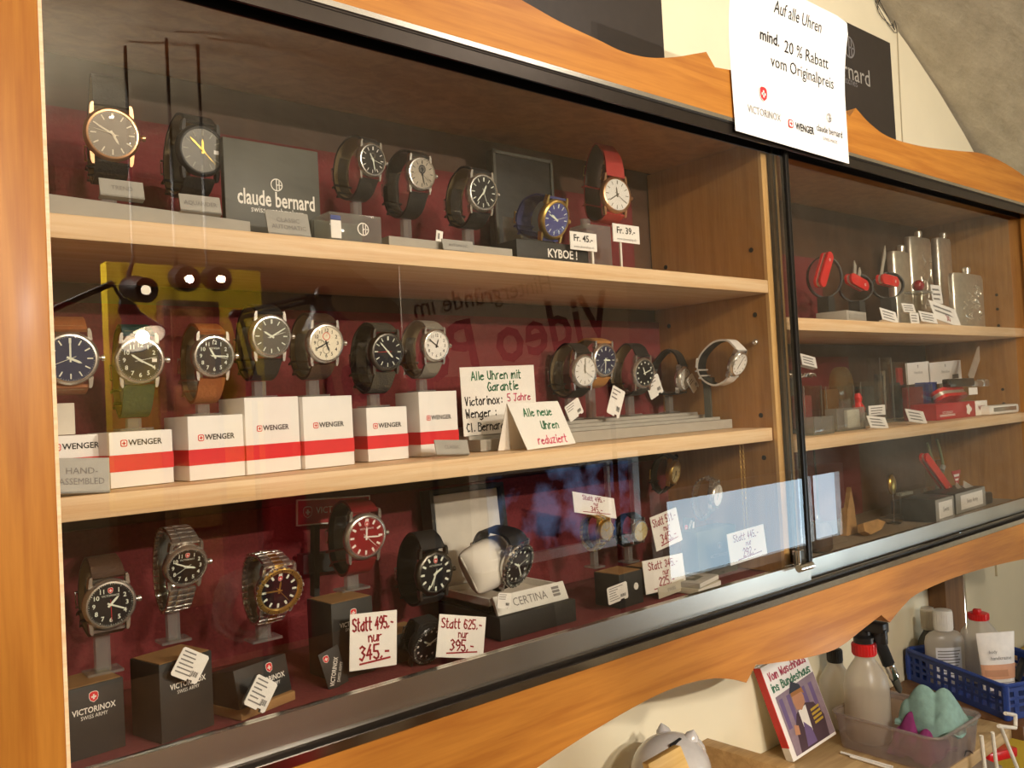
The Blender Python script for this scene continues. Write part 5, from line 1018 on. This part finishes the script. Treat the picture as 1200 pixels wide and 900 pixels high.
# plastic bottle helper
def bottle(name, label, cx, y, ybase_z, rad, hgt, neck, m, capm, caph, capr, label_m=None, flat=1., yaw=0, group='plastic bottles on the bench', cap_extra=None, prof=None, px_ref=None):
    x = P(cx, px_ref or 800, y).x; t = thing(name, label, 'bottle', (x, y, ybase_z), (0, 0, yaw), group)
    pr = prof or [(rad * .92, 0), (rad, .006), (rad, hgt * .62), (rad * .93, hgt * .74), (rad * .62, hgt * .88), (neck, hgt * .95), (neck, hgt)]
    b = MB(); b.lathe(m, pr, Matrix.Diagonal((1, flat, 1, 1)), 32); b.build('body', t)
    b = MB(); b.lathe(capm, [(capr, hgt), (capr * 1.04, hgt + .002), (capr * 1.02, hgt + caph - .001), (capr * .9, hgt + caph)], None, 24)
    for k in range(24): b.box(capm, (capr * 1.03 * cos(k * pi / 12), capr * 1.03 * sin(k * pi / 12), hgt + caph / 2), (.0012, .0012, caph * .8), None)
    b.build('cap', t)
    if label_m:
        b = MB(); N = 10; s_, e_ = -130, -50; vs = []
        for z in (hgt * .12, hgt * .70):
            for k in range(N + 1): a = radians(s_ + (e_ - s_) * k / N); vs.append((rad * 1.012 * cos(a), rad * 1.012 * flat * sin(a), z))
        b.raw(label_m, vs, [(k, k + 1, N + 2 + k, N + 1 + k) for k in range(N)])
        for i in range(9):
            z = hgt * (.18 + i * .055); a0, a1 = radians(-124), radians(-66 + (i * 37 % 11))
            b.raw('ink_grey', [(rad * 1.02 * cos(a0 + (a1 - a0) * k / 6), rad * 1.02 * flat * sin(a0 + (a1 - a0) * k / 6), zz) for zz in (z, z + hgt * .022) for k in range(7)], [(k, k + 1, 8 + k, 7 + k) for k in range(6)])
        b.build('label', t)
    return t
hb1 = P(1013, 766, .112).z - DESK - .003
bt = bottle('plastic_bottle', 'big translucent bottle with red collar and black spray head', 1015, .112, DESK + .004, .038, hb1 - .002, .0165, 'milky', 'cap_red', .021, .0195, px_ref=800)
b = MB(); b.lathe('black_plastic', [(.017, hb1 + .019), (.017, hb1 + .029), (.012, hb1 + .033), (.012, hb1 + .044)], None, 18); b.box('black_plastic', (0, -.012, hb1 + .050), (.022, .062, .018), bev=.003); b.box('black_plastic', (-.004, -.04, hb1 + .036), (.010, .010, .026), bev=.002); b.build('spray_head', bt)
b = MB(); b.lathe('milky', [(.035, .004), (.0365, hb1 * .52), (.0001, hb1 * .52)], None, 28, cap=False); b.build('liquid', bt)
bt = bottle('plastic_bottle', 'white bottle with black spout half hidden behind the valance', 980, .186, DESK + .001, .031, P(981, 775, .186).z - DESK, .014, 'milky', 'black_plastic', .024, .013, px_ref=800)
# brush leaning on the bottle
pa, pb = P(1026, 741, .10), P(1047, 792, .085); ax = (pb - pa); L = ax.length
t = thing('brush', 'black-handled brush with a steel ferrule leaning beside the bottle', 'brush', pa); q = ax.to_track_quat('Z', 'Y').to_matrix().to_4x4()
b = MB(); b.box('black_plastic', (0, 0, L * .36), (.011, .020, L * .78), q, bev=.002); b.build('handle', t)
b = MB(); b.lathe('chrome', [(.0085, L * .74), (.0095, L * .78), (.0085, L * .84), (.0095, L * .88), (.0085, L * .93), (.0095, L * 1.0), (.008, L * 1.06)], q, 18); b.build('ferrule', t)
b = MB(); b.lathe('nato_cloth', [(.0075, L * 1.04), (.006, L * 1.3), (.003, L * 1.38)], q, 14); b.build('bristles', t)
# tray with cloths
TA = G(1030, 872, DESK); t = thing('plastic_tray', 'shallow translucent plastic tray holding the folded cloths', 'tray', (1.446, .052, DESK + .001), (0, 0, -1)); tw, td, th = .160, .186, .058
def open_box(b, m, w, d, h, t_=.0016, r=.02, taper=.93, rim=.005):
    o0 = rrect(w * taper, d * taper, r * taper, 5); o1 = rrect(w, d, r, 5); i1 = rrect(w - 2 * t_, d - 2 * t_, r - t_, 5); i0 = rrect(w * taper - 2 * t_, d * taper - 2 * t_, (r - t_) * taper, 5); N = len(o0)
    vs = [(x, y, 0) for x, y in o0] + [(x, y, h) for x, y in o1] + [(x, y, h) for x, y in i1] + [(x, y, t_) for x, y in i0]
    fs = [tuple(reversed(range(N))), tuple(3 * N + k for k in range(N))]
    for j in range(3):
        for k in range(N): fs.append((j * N + k, j * N + (k + 1) % N, (j + 1) * N + (k + 1) % N, (j + 1) * N + k))
    b.raw(m, vs, fs)
    if rim: b.tube(m, [(x, y, h) for x, y in rrect(w + .003, d + .003, r + .0015, 5)], .0028, 6, True)
b = MB(); open_box(b, 'tray_plastic', tw, td, th); b.build('body', t)
def cloth(name, label, m, c, a, bb, hh, seed, z0, fold=1.):
    rd = random.Random(seed); b = MB(); N = 40; vs = []; fs = []; ph = [rd.uniform(0, 6) for _ in range(8)]
    for j in range(N + 1):
        for i in range(N + 1):
            u, v = i / N * 2 - 1, j / N * 2 - 1; e = max(abs(u), abs(v)); rr_ = (abs(u) ** 3.5 + abs(v) ** 3.5) ** (1 / 3.5)
            z = hh * (max(0, 1 - rr_ ** 3) ** .55) * (.86 + .14 * sin(u * 2 + ph[0])) + fold * (.022 * (abs(sin(u * 2.8 + v * 1.6 + ph[0])) - .5) + .015 * (abs(sin(v * 3.6 - u * 1.3 + ph[1])) - .5) + .003 * sin(u * 11 + v * 5 + ph[2])) * (1 - .4 * rr_)
            vs.append((u * a * (1 + .07 * sin(v * 3 + ph[3])), v * bb * (1 + .07 * sin(u * 3.5 + ph[4])), max(.0, z)))
    for j in range(N):
        for i in range(N): k = j * (N + 1) + i; fs.append((k, k + 1, k + N + 2, k + N + 1))
    n0 = len(vs); vs += [(x, y, max(-.001, z - .004) if z > .004 else -.001) for x, y, z in vs]; fs += [tuple(n0 + k for k in reversed(f)) for f in fs]
    for e in (1,):
        b.raw(m, vs, fs)
    bor = [i for i in range(N + 1)]; b.tube(m, [vs[k] for k in bor], .0018, 6)
    b.tube(m, [vs[j * (N + 1) + N] for j in range(N + 1)], .0018, 6)
    o = b.build(name, None, None, 80); pose(o, (c[0], c[1], z0), (0, 0, rd.uniform(-10, 10))); return tag(o, label, 'cloth')
cloth('cleaning_cloth', 'crumpled purple cloth under the teal cloth in the tray', 'cloth_purple', (1.430, .020), .042, .036, .050, 3, DESK + .005)
cloth('cleaning_cloth', 'crumpled teal microfibre cloth on top in the tray', 'cloth_teal', (1.468, .012), .052, .048, .056, 11, DESK + .042, 1.1)
for i, (lb, q0, q1) in enumerate((('upper of two thin white sticks lying before the book', (986, 882), (1046, 899)), ('lower of two thin white sticks lying before the tray', (997, 887), (1050, 903)))):
    a, c = G(*q0, DESK + .002), G(*q1, DESK + .002); b = MB(); b.cyl('white_plastic', (0, 0, 0), c - a, .0019, n=8); b.sphere('white_plastic', (0, 0, 0), .0022, None, 8, 6); o = pose(b.build('white_stick'), a + Vector((0, 0, .0004))); tag(o, lb, 'stick', 'thin white sticks')
# riser + blue basket
b = MB(); b.box('dark_wood', (0, 0, -.0125), (.42, .265, .025), bev=.001); o = pose(b.build('riser_board'), (1.874, .080, DESK + .0002)); tag(o, 'dark wooden board under the blue basket', 'board')
ZB = DESK + .001
def lattice_wall(b, m, p0, p1, h, nx, nz, th=.0022):
    p0, p1 = Vector(p0), Vector(p1); L = (p1 - p0).length; d = (p1 - p0) / L; a = atan2(d.y, d.x); X = T3(p0) @ Matrix.Rotation(a, 4, 'Z')
    zb, zt = .012, h - .012
    b.box(m, (L / 2, 0, zb / 2), (L, th, zb), X); b.box(m, (L / 2, 0, (zt + h) / 2), (L, th, h - zt), X)
    cw = L / nx; ch = (zt - zb) / nz
    for i in range(nx + 1): b.box(m, (i * cw, 0, (zb + zt) / 2), (cw * .42, th, zt - zb), X)
    for j in range(1, nz): b.box(m, (L / 2, 0, zb + j * ch), (L, th, ch * .42), X)
bc = Vector((1.816, .0525, ZB)); bw, bd, bh = .255, .190, .062
t = thing('plastic_basket', 'dark blue plastic basket with square holes on the right', 'basket', bc, (0, 0, -115.5))
b = MB(); b.box('basket_blue', (0, 0, .0015), (bw - .02, bd - .02, .003)); 
C4 = [(-bw / 2, -bd / 2, 0), (bw / 2, -bd / 2, 0), (bw / 2, bd / 2, 0), (-bw / 2, bd / 2, 0)]
for i, (nx, nz) in enumerate(((13, 3), (8, 3), (13, 3), (8, 3))): lattice_wall(b, 'basket_blue', C4[i], C4[(i + 1) % 4], bh, nx, nz)
b.tube('basket_blue', [(x, y, bh) for x, y in rrect(bw + .004, bd + .004, .012, 5)], .0042, 8, True)
for x, y, _ in C4: b.cyl('basket_blue', (x * .985, y * .97, 0), (x * .985, y * .97, bh), .007, n=12)
b.build('body', t)
zi = ZB + .004
def btop(px_, py_, y): return P(px_, py_, y).z
y1 = .140; h1 = btop(1107, 737, y1) - zi
bottle('plastic_bottle', 'translucent flat bottle with printed label in the blue basket', 1107, y1, zi, .040, h1, .017, 'milky', 'white_plastic', btop(1107, 713, y1) - btop(1107, 737, y1), .0175, 'label_white', .5, -40, group='bottles in the blue basket', px_ref=760, prof=[(.038, 0), (.040, .006), (.040, h1 * .78), (.037, h1 * .88), (.030, h1 * .95), (.018, h1 * .99), (.016, h1)])
y2 = .095; h2 = btop(1146, 726, y2) - zi
bt = bottle('plastic_bottle', 'translucent bottle with red flip cap in the blue basket', 1149, y2, zi, .042, h2, .017, 'milky', 'cap_red', .014, .019, None, 1, group='bottles in the blue basket', px_ref=760, prof=[(.040, 0), (.042, .006), (.042, h2 * .50), (.040, h2 * .62), (.034, h2 * .80), (.020, h2 * .95), (.018, h2)])
b = MB(); b.box('cap_red', (-.008, 0, h2 + .018), (.012, .012, .010), bev=.002); b.cyl('cap_red', (.004, 0, h2 + .012), (.004, 0, h2 + .020), .005); b.build('spout', bt)
y3 = .192; h3 = btop(1092, 735, y3) - zi
bottle('plastic_bottle', 'dark bottle with clear spout behind the flat labelled bottle', 1088, y3, zi, .022, h3, .010, 'sign_grey', 'milky', btop(1092, 709, y3) - btop(1092, 735, y3), .013, None, 1, group='bottles in the blue basket', px_ref=740)
# tube
y4 = .025; xt0, xt1 = P(1154, 745, y4).x, P(1184, 745, y4).x; tw_ = (xt1 - xt0) * .70; htop = btop(1168, 743, y4) - zi
t = thing('cream_tube', 'white cosmetic tube with peach picture in the blue basket', 'tube', ((xt0 + xt1) / 2, y4 + .004, zi), (-3, 2, -30))
b = MB(); n_ = 24; prof = [(.80, .012, .015), (.82, .013, htop * .3), (.92, .009, htop * .65), (1, .0012, htop * .96), (1, .0012, htop)]; vs = []; fs = []
for s_, d_, z in prof:
    for k in range(n_): u = 2 * pi * k / n_; vs.append((cos(u) * tw_ / 2 * s_, sin(u) * d_, z))
for j in range(len(prof) - 1):
    for k in range(n_): fs.append((j * n_ + k, j * n_ + (k + 1) % n_, (j + 1) * n_ + (k + 1) % n_, (j + 1) * n_ + k))
fs += [tuple(reversed(range(n_))), tuple((len(prof) - 1) * n_ + k for k in range(n_))]; b.raw('tube_white', vs, fs); b.build('body', t)
b = MB(); b.lathe('tube_white', [(.014, 0), (.014, .015)], None, 20); b.build('cap', t)
b = MB(); b.text('ink_grey', 'body', (-tw_ * .2, -.0118, htop * .72), .009); b.text('ink_grey', 'handcreme', (0, -.0118, htop * .62), .010, maxw=tw_ * .6); 
def tube_arc(m, z0, z1, a0, a1, k=1.04):
    vs = []
    for z in (z0, z1):
        f = z / htop; s_ = .82 + (.92 - .82) * max(0, (f - .3) / .35); d_ = .013 + (.009 - .013) * max(0, (f - .3) / .35)
        for i in range(13): u = radians(a0 + (a1 - a0) * i / 12); vs.append((cos(u) * tw_ / 2 * s_ * k, sin(u) * d_ * k, z))
    b.raw(m, vs, [(i, i + 1, 14 + i, 13 + i) for i in range(12)])
tube_arc('print_peach', htop * .30, htop * .52, -172, -8); tube_arc('skin_print', htop * .34, htop * .44, -150, -70, 1.07); tube_arc('ink_grey', htop * .24, htop * .25, -150, -40)
b.build('print', t)
b = MB(); p = P(1196, 788, .02); b.cyl('black_plastic', (-.03, 0, -.012), (.05, .01, .012), .008); b.box('black_plastic', (-.035, 0, -.014), (.02, .03, .01), bev=.003); o = pose(b.build('shoe_brush'), p + Vector((0, 0, 0))); tag(o, 'black brush lying at the right end of the blue basket', 'brush')
# wire rack, yellow cabinet and things below the bench
t = thing('wire_rack', 'white wire bracket at the end of the bench shelf', 'wire rack', (0, 0, 0))
p = P(1180, 842, .0); b = MB(); a, c = P(1178, 836, -.064), P(1190, 838, -.064); e, f = P(1190, 853, -.064), P(1170, 851, -.064); b.tube('wire_white', [a, a.lerp(c, .8), c, c.lerp(e, .3), e.lerp(c, .2), e, f], .0032, 8); b.build('hook', t)
for q0, q1 in (((1172, 850), (1192, 900)), ((1163, 858), (1168, 900)), ((1150, 862), (1153, 890))):
    b = MB(); a, c = P(*q0, -.064), P(*q1, -.064); c = a + (c - a) * 2.0; b.cyl('wire_white', a, c, .0032, n=8); b.build('leg', t)
xy = P(1160, 880, .16).x
b = MB(); b.box('yellow_cabinet', ((xy + 2.95) / 2, .185, DESK / 2 - .03), (2.95 - xy, .03, DESK - .06), bev=.002); b.box('yellow_cabinet', ((xy + 2.95) / 2, .168, DESK / 2 - .06), (2.95 - xy - .08, .006, DESK - .2)); o = b.build('yellow_board'); tag(o, 'mustard yellow board below the right end of the bench', 'board')
b = MB(); q = P(1160, 880, .10); b.box('red_plastic', (0, 0, 0), (.10, .06, .02), bev=.004); b.box('red_paint', (-.06, .02, .03), (.02, .04, .07), bev=.003); o = pose(b.build('plastic_dish'), q, (0, 6, -10)); tag(o, 'red plastic dish on the lower rack below the bench', 'dish')
b = MB(); q = P(1135, 897, .06); b.box('carton', (0, .02, -.01), (.14, .10, .02), bev=.003); o = pose(b.build('grey_folder'), q, (6, 6, -6)); tag(o, 'greyish folder lying below the bench edge', 'folder')
t = thing('lower_rack', 'white wire shelf carrying the red item and the folder', 'shelf', (0, 0, 0)); b = MB(); zr = min(P(1135, 897, .06).z, P(1160, 880, .10).z) - .03
for k in range(8): b.cyl('wire_white', (1.25, -.06 + .035 * k, zr), (1.85, -.06 + .035 * k, zr), .0025, n=6)
b.build('grid', t)
b = MB(); q0 = P(1133, 880, -.071); b.tube('cord_black', [P(1130, 886, -.037), P(1132, 880, -.037), P(1137, 880, -.037), P(1140, 883, -.037)], .001, 5); o = b.build('wire_clip'); tag(o, 'small dark wire clip on the front edge of the bench', 'clip')
# ------------------------------------------------------------------ SHOP IN FRONT OF THE CABINET (shows in the glass)
a, c = mirror(131, 470, 1.9), mirror(312, 470, 1.9); ztop = mirror(220, 312, 1.9).z
zl = mirror(220, 590, 1.9).z
b = MB(); b.box('yellow_paint', ((a.x + c.x) / 2, a.y - .04, (ztop + zl) / 2), (abs(c.x - a.x), .06, ztop - zl)); o = b.build('wall_yellow'); struct(o)
b = MB(); b.box('dark_wood', ((a.x + c.x) / 2, a.y - .04, zl / 2), (abs(c.x - a.x), .08, zl)); o = b.build('trim_4'); struct(o)
a2, c2, z2 = mirror(196, 470, 1.8), mirror(262, 470, 1.8), mirror(228, 352, 1.8).z
b = MB(); b.box('dark_wood', ((a2.x + c2.x) / 2, a2.y - .04, z2 / 2), (c2.x - a2.x, .06, z2), bev=.002)
for k in range(4): b.box('cabinet_side', ((a2.x + c2.x) / 2, a2.y - .008, z2 - .12 - k * .22), (c2.x - a2.x - .04, .012, .19), bev=.002)
o = b.build('cupboard'); tag(o, 'tall dark cupboard before the yellow wall, mirrored in the left pane', 'cupboard')
b = MB(); p = mirror(323, 470, 1.85); b.box('red_paint', (0, 0, -.10), (.07, .05, .24), bev=.004); b.box('red_paint', (0, 0, -(p.z) / 2 - .11), (.12, .1, p.z - .22), bev=.004); o = pose(b.build('red_case'), p); tag(o, 'red display case beside the yellow wall, mirrored in the glass', 'case')
def lamp_head(b_parent, X, L, R0, R1, lit, bulb):
    b = MB(); b.X = X; b.ring('shade_black', [(R0, 0), (R0 * 1.05, -L * .22), (R0 * 1.1, -L * .3), (R1, -L), (R1 - .002, -L), (R0 * 1.05 - .002, -L * .3), (R0 - .002, -.002)], None, 30); b.lathe('shade_black', [(R0 * .5, .018), (R0, .0), (R0, -.004)], None, 24); s_ = b.build('lamp_shade', b_parent)
    b = MB(); b.X = X; b.ring('shade_white', [(R0 * 1.0 - .002, -L * .3), (R1 - .003, -L * .995), (R1 - .004, -L * .99), (R0 - .004, -L * .3)], None, 30); b.lathe('shade_white', [(R0 - .003, -L * .3), (1e-4, -L * .29)], None, 24, cap=False); b.build('shade_lining', s_)
    b = MB(); b.X = X; b.sphere(bulb, (0, 0, -L * .62), .013, None, 14, 10); b.lathe('silver_plate', [(.012, -L * .3), (.012, -L * .5)], None, 14); b.build('bulb', s_); return s_
# watchmaker's lamp with the white inside
pm = mirror(166, 396, 1.05); pt = mirror(148, 362, 1.05); ax = (pm - pt); L0 = ax.length; ax = ax + (Vector((0, -.024 - CAMY, H)) - pm).normalized() * L0 * .58; L = ax.length; X = T3(pt) @ (-ax).to_track_quat('Z', 'Y').to_matrix().to_4x4()
ZW = H - .62
X_LAMP, L_LAMP = X, L * 1.05
t = thing('desk_lamp', 'black desk lamp with white inside shade, mirrored in the left pane', 'lamp', (pt.x - .25, pt.y - .1, ZW))
t.location = (0, 0, 0)
lamp_head(t, X, L * 1.05, L * .26, 25 / 1003 * 1.78, True, 'bulb_dim')
b = MB(); b.tube('shade_black', [pt, pt + Vector((-.02, -.02, .05)), pt + Vector((-.16, -.12, -.02)), pt + Vector((-.22, -.16, -.25)), (pt.x - .22, pt.y - .16, ZW)], .006, 8); b.lathe('shade_black', [(.07, 0), (.07, .012), (.02, .02)], T3((pt.x - .22, pt.y - .16, ZW)), 24); b.build('arm', t)
# articulated lamp
J = {k: mirror(*v, 1.25) for k, v in dict(base=(296, 455), elbow=(275, 371), head=(360, 351), knob=(377, 346), sh=(374, 355), shm=(380, 380)).items()}
t = thing('desk_lamp', 'black jointed arm lamp, mirrored in front of the cream chronograph', 'lamp', (0, 0, 0))
for i, d in enumerate((-.008, .010)):
    o_ = Vector((d, 0, d)); b = MB(); b.cyl('shade_black', J['base'] + o_, J['elbow'] + o_, .005, n=8); b.build('lower_arm', t); b = MB(); b.cyl('shade_black', J['elbow'] + o_, J['head'] + o_, .005, n=8); b.build('upper_arm', t)
b = MB(); b.sphere('shade_black', J['elbow'], .016); b.sphere('shade_black', J['head'], .014); b.cyl('shade_black', J['head'], J['knob'], .006, n=8); b.sphere('shade_black', J['knob'], .022); b.build('joint', t)
ax = J['shm'] - J['sh']; X = T3(J['sh']) @ (-ax).to_track_quat('Z', 'Y').to_matrix().to_4x4(); lamp_head(t, X, ax.length * 1.1, .026, .062, False, 'shade_white')
b = MB(); b.box('lamp_red', J['base'] + Vector((0, 0, .0)), (.03, .03, .06), bev=.003); b.cyl('shade_black', J['base'], (J['base'].x, J['base'].y, ZW), .007, n=8); b.lathe('shade_black', [(.06, 0), (.06, .015), (.02, .025)], T3((J['base'].x, J['base'].y, ZW)), 20); b.build('base', t)
t = thing('workbench', 'wooden workbench in front of the cabinet carrying the desk lamps', 'table', (.45, -1.35, 0))
b = MB(); b.box('dark_wood', (0, 0, ZW - .016), (1.5, .5, .03), bev=.003); b.build('tabletop', t)
for x in (-.7, .7):
    for y in (-.2, .2): b = MB(); b.box('dark_wood', (x, y, (ZW - .031) / 2), (.05, .05, ZW - .031)); b.build('leg', t)
# ceiling spots
SP = [mirror(218, 327, 1.6), mirror(255, 327, 1.6), mirror(168, 340, 1.7)]
for i, (p, lb) in enumerate(zip(SP, ('left of the two bright spot lamps mirrored below the top shelf', 'right of the two bright spot lamps mirrored below the top shelf', 'weaker third spot lamp mirrored left of the bright pair'))):
    aim = Vector((.75, 0, H + .05)) if i < 2 else Vector((1.2, .1, H)); d = (aim - p).normalized(); X = T3(p) @ d.to_track_quat('Z', 'Y').to_matrix().to_4x4(); t = thing('spot_lamp', lb, 'lamp', (0, 0, 0), (0, 0, 0), 'spot lamps in the shop')
    b = MB(); b.X = X; b.ring('shade_black', [(.034, .012), (.036, -.04), (.028, -.075), (.025, -.075), (.030, .012)], None, 22); b.lathe('shade_black', [(.026, -.075), (.01, -.09)], None, 20); b.build('housing', t)
    b = MB(); b.X = X; b.sphere('bulb' if i < 2 else 'bulb_dim', (0, 0, .008), .0085 if i < 2 else .013, None, 14, 10); b.build('bulb', t)
    zc = VZ + (VR ** 2 - (p.x - VX) ** 2) ** .5 - .01
    b = MB(); b.X = Matrix(); b.cyl('shade_black', p - d * .09, (p.x, p.y - .08, p.z + .1), .006, n=8); b.cyl('shade_black', (p.x, p.y - .08, p.z + .1), (p.x, p.y - .08, zc), .005, n=8); b.build('rod', t)
# poster with lettering on a stand in the shop
q0, q1 = mirror(735, 380, 1.15), mirror(470, 380, 1.15); zt_, zb_ = mirror(600, 322, 1.15).z, mirror(600, 440, 1.15).z
t = thing('shop_poster', 'pale shop poster with violet lettering, mirrored above the green lettered cards', 'poster', ((q0.x + q1.x) / 2, q0.y, zb_)); w = abs(q0.x - q1.x); hh = zt_ - zb_
b = MB(); b.X = RZ(180); b.box('poster_paper', (0, .004, hh / 2), (w, .006, hh)); b.X = RZ(180) @ RY(11); b.text('ink_violet', 'Video Portal', (w * .17, -.0004, hh * .40), hh * .70, maxw=w * 1.25, bold=True); b.text('ink_black', 'Hintergründe im', (w * .12, -.0004, hh * .86), hh * .26, maxw=w * .62); b.build('panel', t)
for x in (-.4, .4): b = MB(); b.cyl('shade_black', (x * w, -.012, -zb_), (x * w, -.012, hh), .008, n=8); b.build('post', t)
# windows of the shop
def window(n, x0, x1, y0, y1, dist, m):
    a, c = mirror(x0, y1, dist), mirror(x1, y1, dist); zt = mirror((x0 + x1) / 2, y0, dist).z; zb = mirror((x0 + x1) / 2, y1, dist).z
    b = MB(); xm = (a.x + c.x) / 2; w = abs(c.x - a.x); b.box(m, (xm, a.y, (zt + zb) / 2), (w, .01, zt - zb)); o = b.build('window_%d' % n); struct(o)
    b = MB()
    for (cc, d) in (((xm, a.y + .006, zt + .015), (w + .06, .04, .03)), ((xm, a.y + .006, zb - .015), (w + .06, .04, .03)), ((xm - w / 2 - .015, a.y + .006, (zt + zb) / 2), (.03, .04, zt - zb)), ((xm + w / 2 + .015, a.y + .006, (zt + zb) / 2), (.03, .04, zt - zb)), ((xm + w * .32, a.y + .012, (zt + zb) / 2), (.012, .02, zt - zb))): b.box('white_plastic', cc, d)
    f = b.build('window_frame', None); f.parent = o; return o
window(1, 775, 985, 569, 652, 1.05, 'daylight'); window(2, 565, 738, 548, 640, 1.35, 'street_blue')
# ------------------------------------------------------------------ LIGHT
def light(kind, name, loc, aim, energy, col, size=.1, spot=60, sy=None):
    l = bpy.data.lights.new(name, kind); l.energy = energy; l.color = col
    if kind == 'AREA':
        l.size = size
        if sy: l.shape = 'RECTANGLE'; l.size_y = sy
    elif kind == 'SPOT': l.spot_size = radians(spot); l.shadow_soft_size = size; l.spot_blend = .6
    else: l.shadow_soft_size = size
    o = bpy.data.objects.new(name, l); COL.objects.link(o); o.location = loc; o.rotation_euler = (Vector(aim) - Vector(loc)).to_track_quat('-Z', 'Y').to_euler(); return o
WARM = (1, .915, .81); WARM2 = (1, .92, .83)
light('SPOT', 'spot_light', SP[0] + (Vector((.75, 0, H + .05)) - SP[0]).normalized() * .024, (.40, 0, H - .05), 38, WARM, .009, 115)
light('SPOT', 'spot_light', SP[1] + (Vector((.75, 0, H + .05)) - SP[1]).normalized() * .024, (1.4, 0, H + .0), 56, WARM, .009, 115)
light('AREA', 'overhead_fill', (1.3, -.72, H + .98), (1.3, -.2, H - .2), 7, WARM2, .4)  # added fill with no fixture, lifts the overall ambient at the cabinet front
light('POINT', 'bench_light', (2.35, -.75, H - .78), (1.3, .2, H - .3), 7, WARM2, .05)
light('POINT', 'room_fill', (.30, -1.9, H + .66), (0, 0, 0), 120, WARM, .06)  # added unseen fill, brightens the vault so its reflection hazes the glass
light('SPOT', 'wall_fill', (mirror(220, 400, 1.2).x, -1.2, H + .75), mirror(220, 430, 1.9), 60, WARM, .04, 80)  # added wash without a lamp, makes the yellow wall show in the pane
_b = X_LAMP @ Vector((0, 0, -L_LAMP * .93)); light('POINT', 'lamp_light', _b, _b + Vector((0, 0, -1)), 2.5, WARM, .012)
wd = bpy.data.worlds.new('shop_air'); S.world = wd; wd.use_nodes = True; wd.node_tree.nodes['Background'].inputs[0].default_value = (.9, .78, .6, 1); wd.node_tree.nodes['Background'].inputs[1].default_value = .05
# ------------------------------------------------------------------ CAMERA
cd = bpy.data.cameras.new('camera'); cd.sensor_width = 36; cd.lens = 36 * FPX / 1200; cd.clip_start = .01
co = bpy.data.objects.new('camera', cd); COL.objects.link(co)
rm = Matrix((R[0], R[1], -R[2])).transposed().to_4x4(); co.matrix_world = T3((0, CAMY, H)) @ rm; S.camera = co
S.view_settings.view_transform = 'Standard'; S.view_settings.look = 'None'; S.view_settings.gamma = 1; S.view_settings.use_curve_mapping = False; S.view_settings.exposure = -0.40
S.cycles.max_bounces = 8; S.cycles.transparent_max_bounces = 32; S.cycles.caustics_reflective = False; S.cycles.caustics_refractive = False; S.cycles.sample_clamp_indirect = 6; S.cycles.use_denoising = True
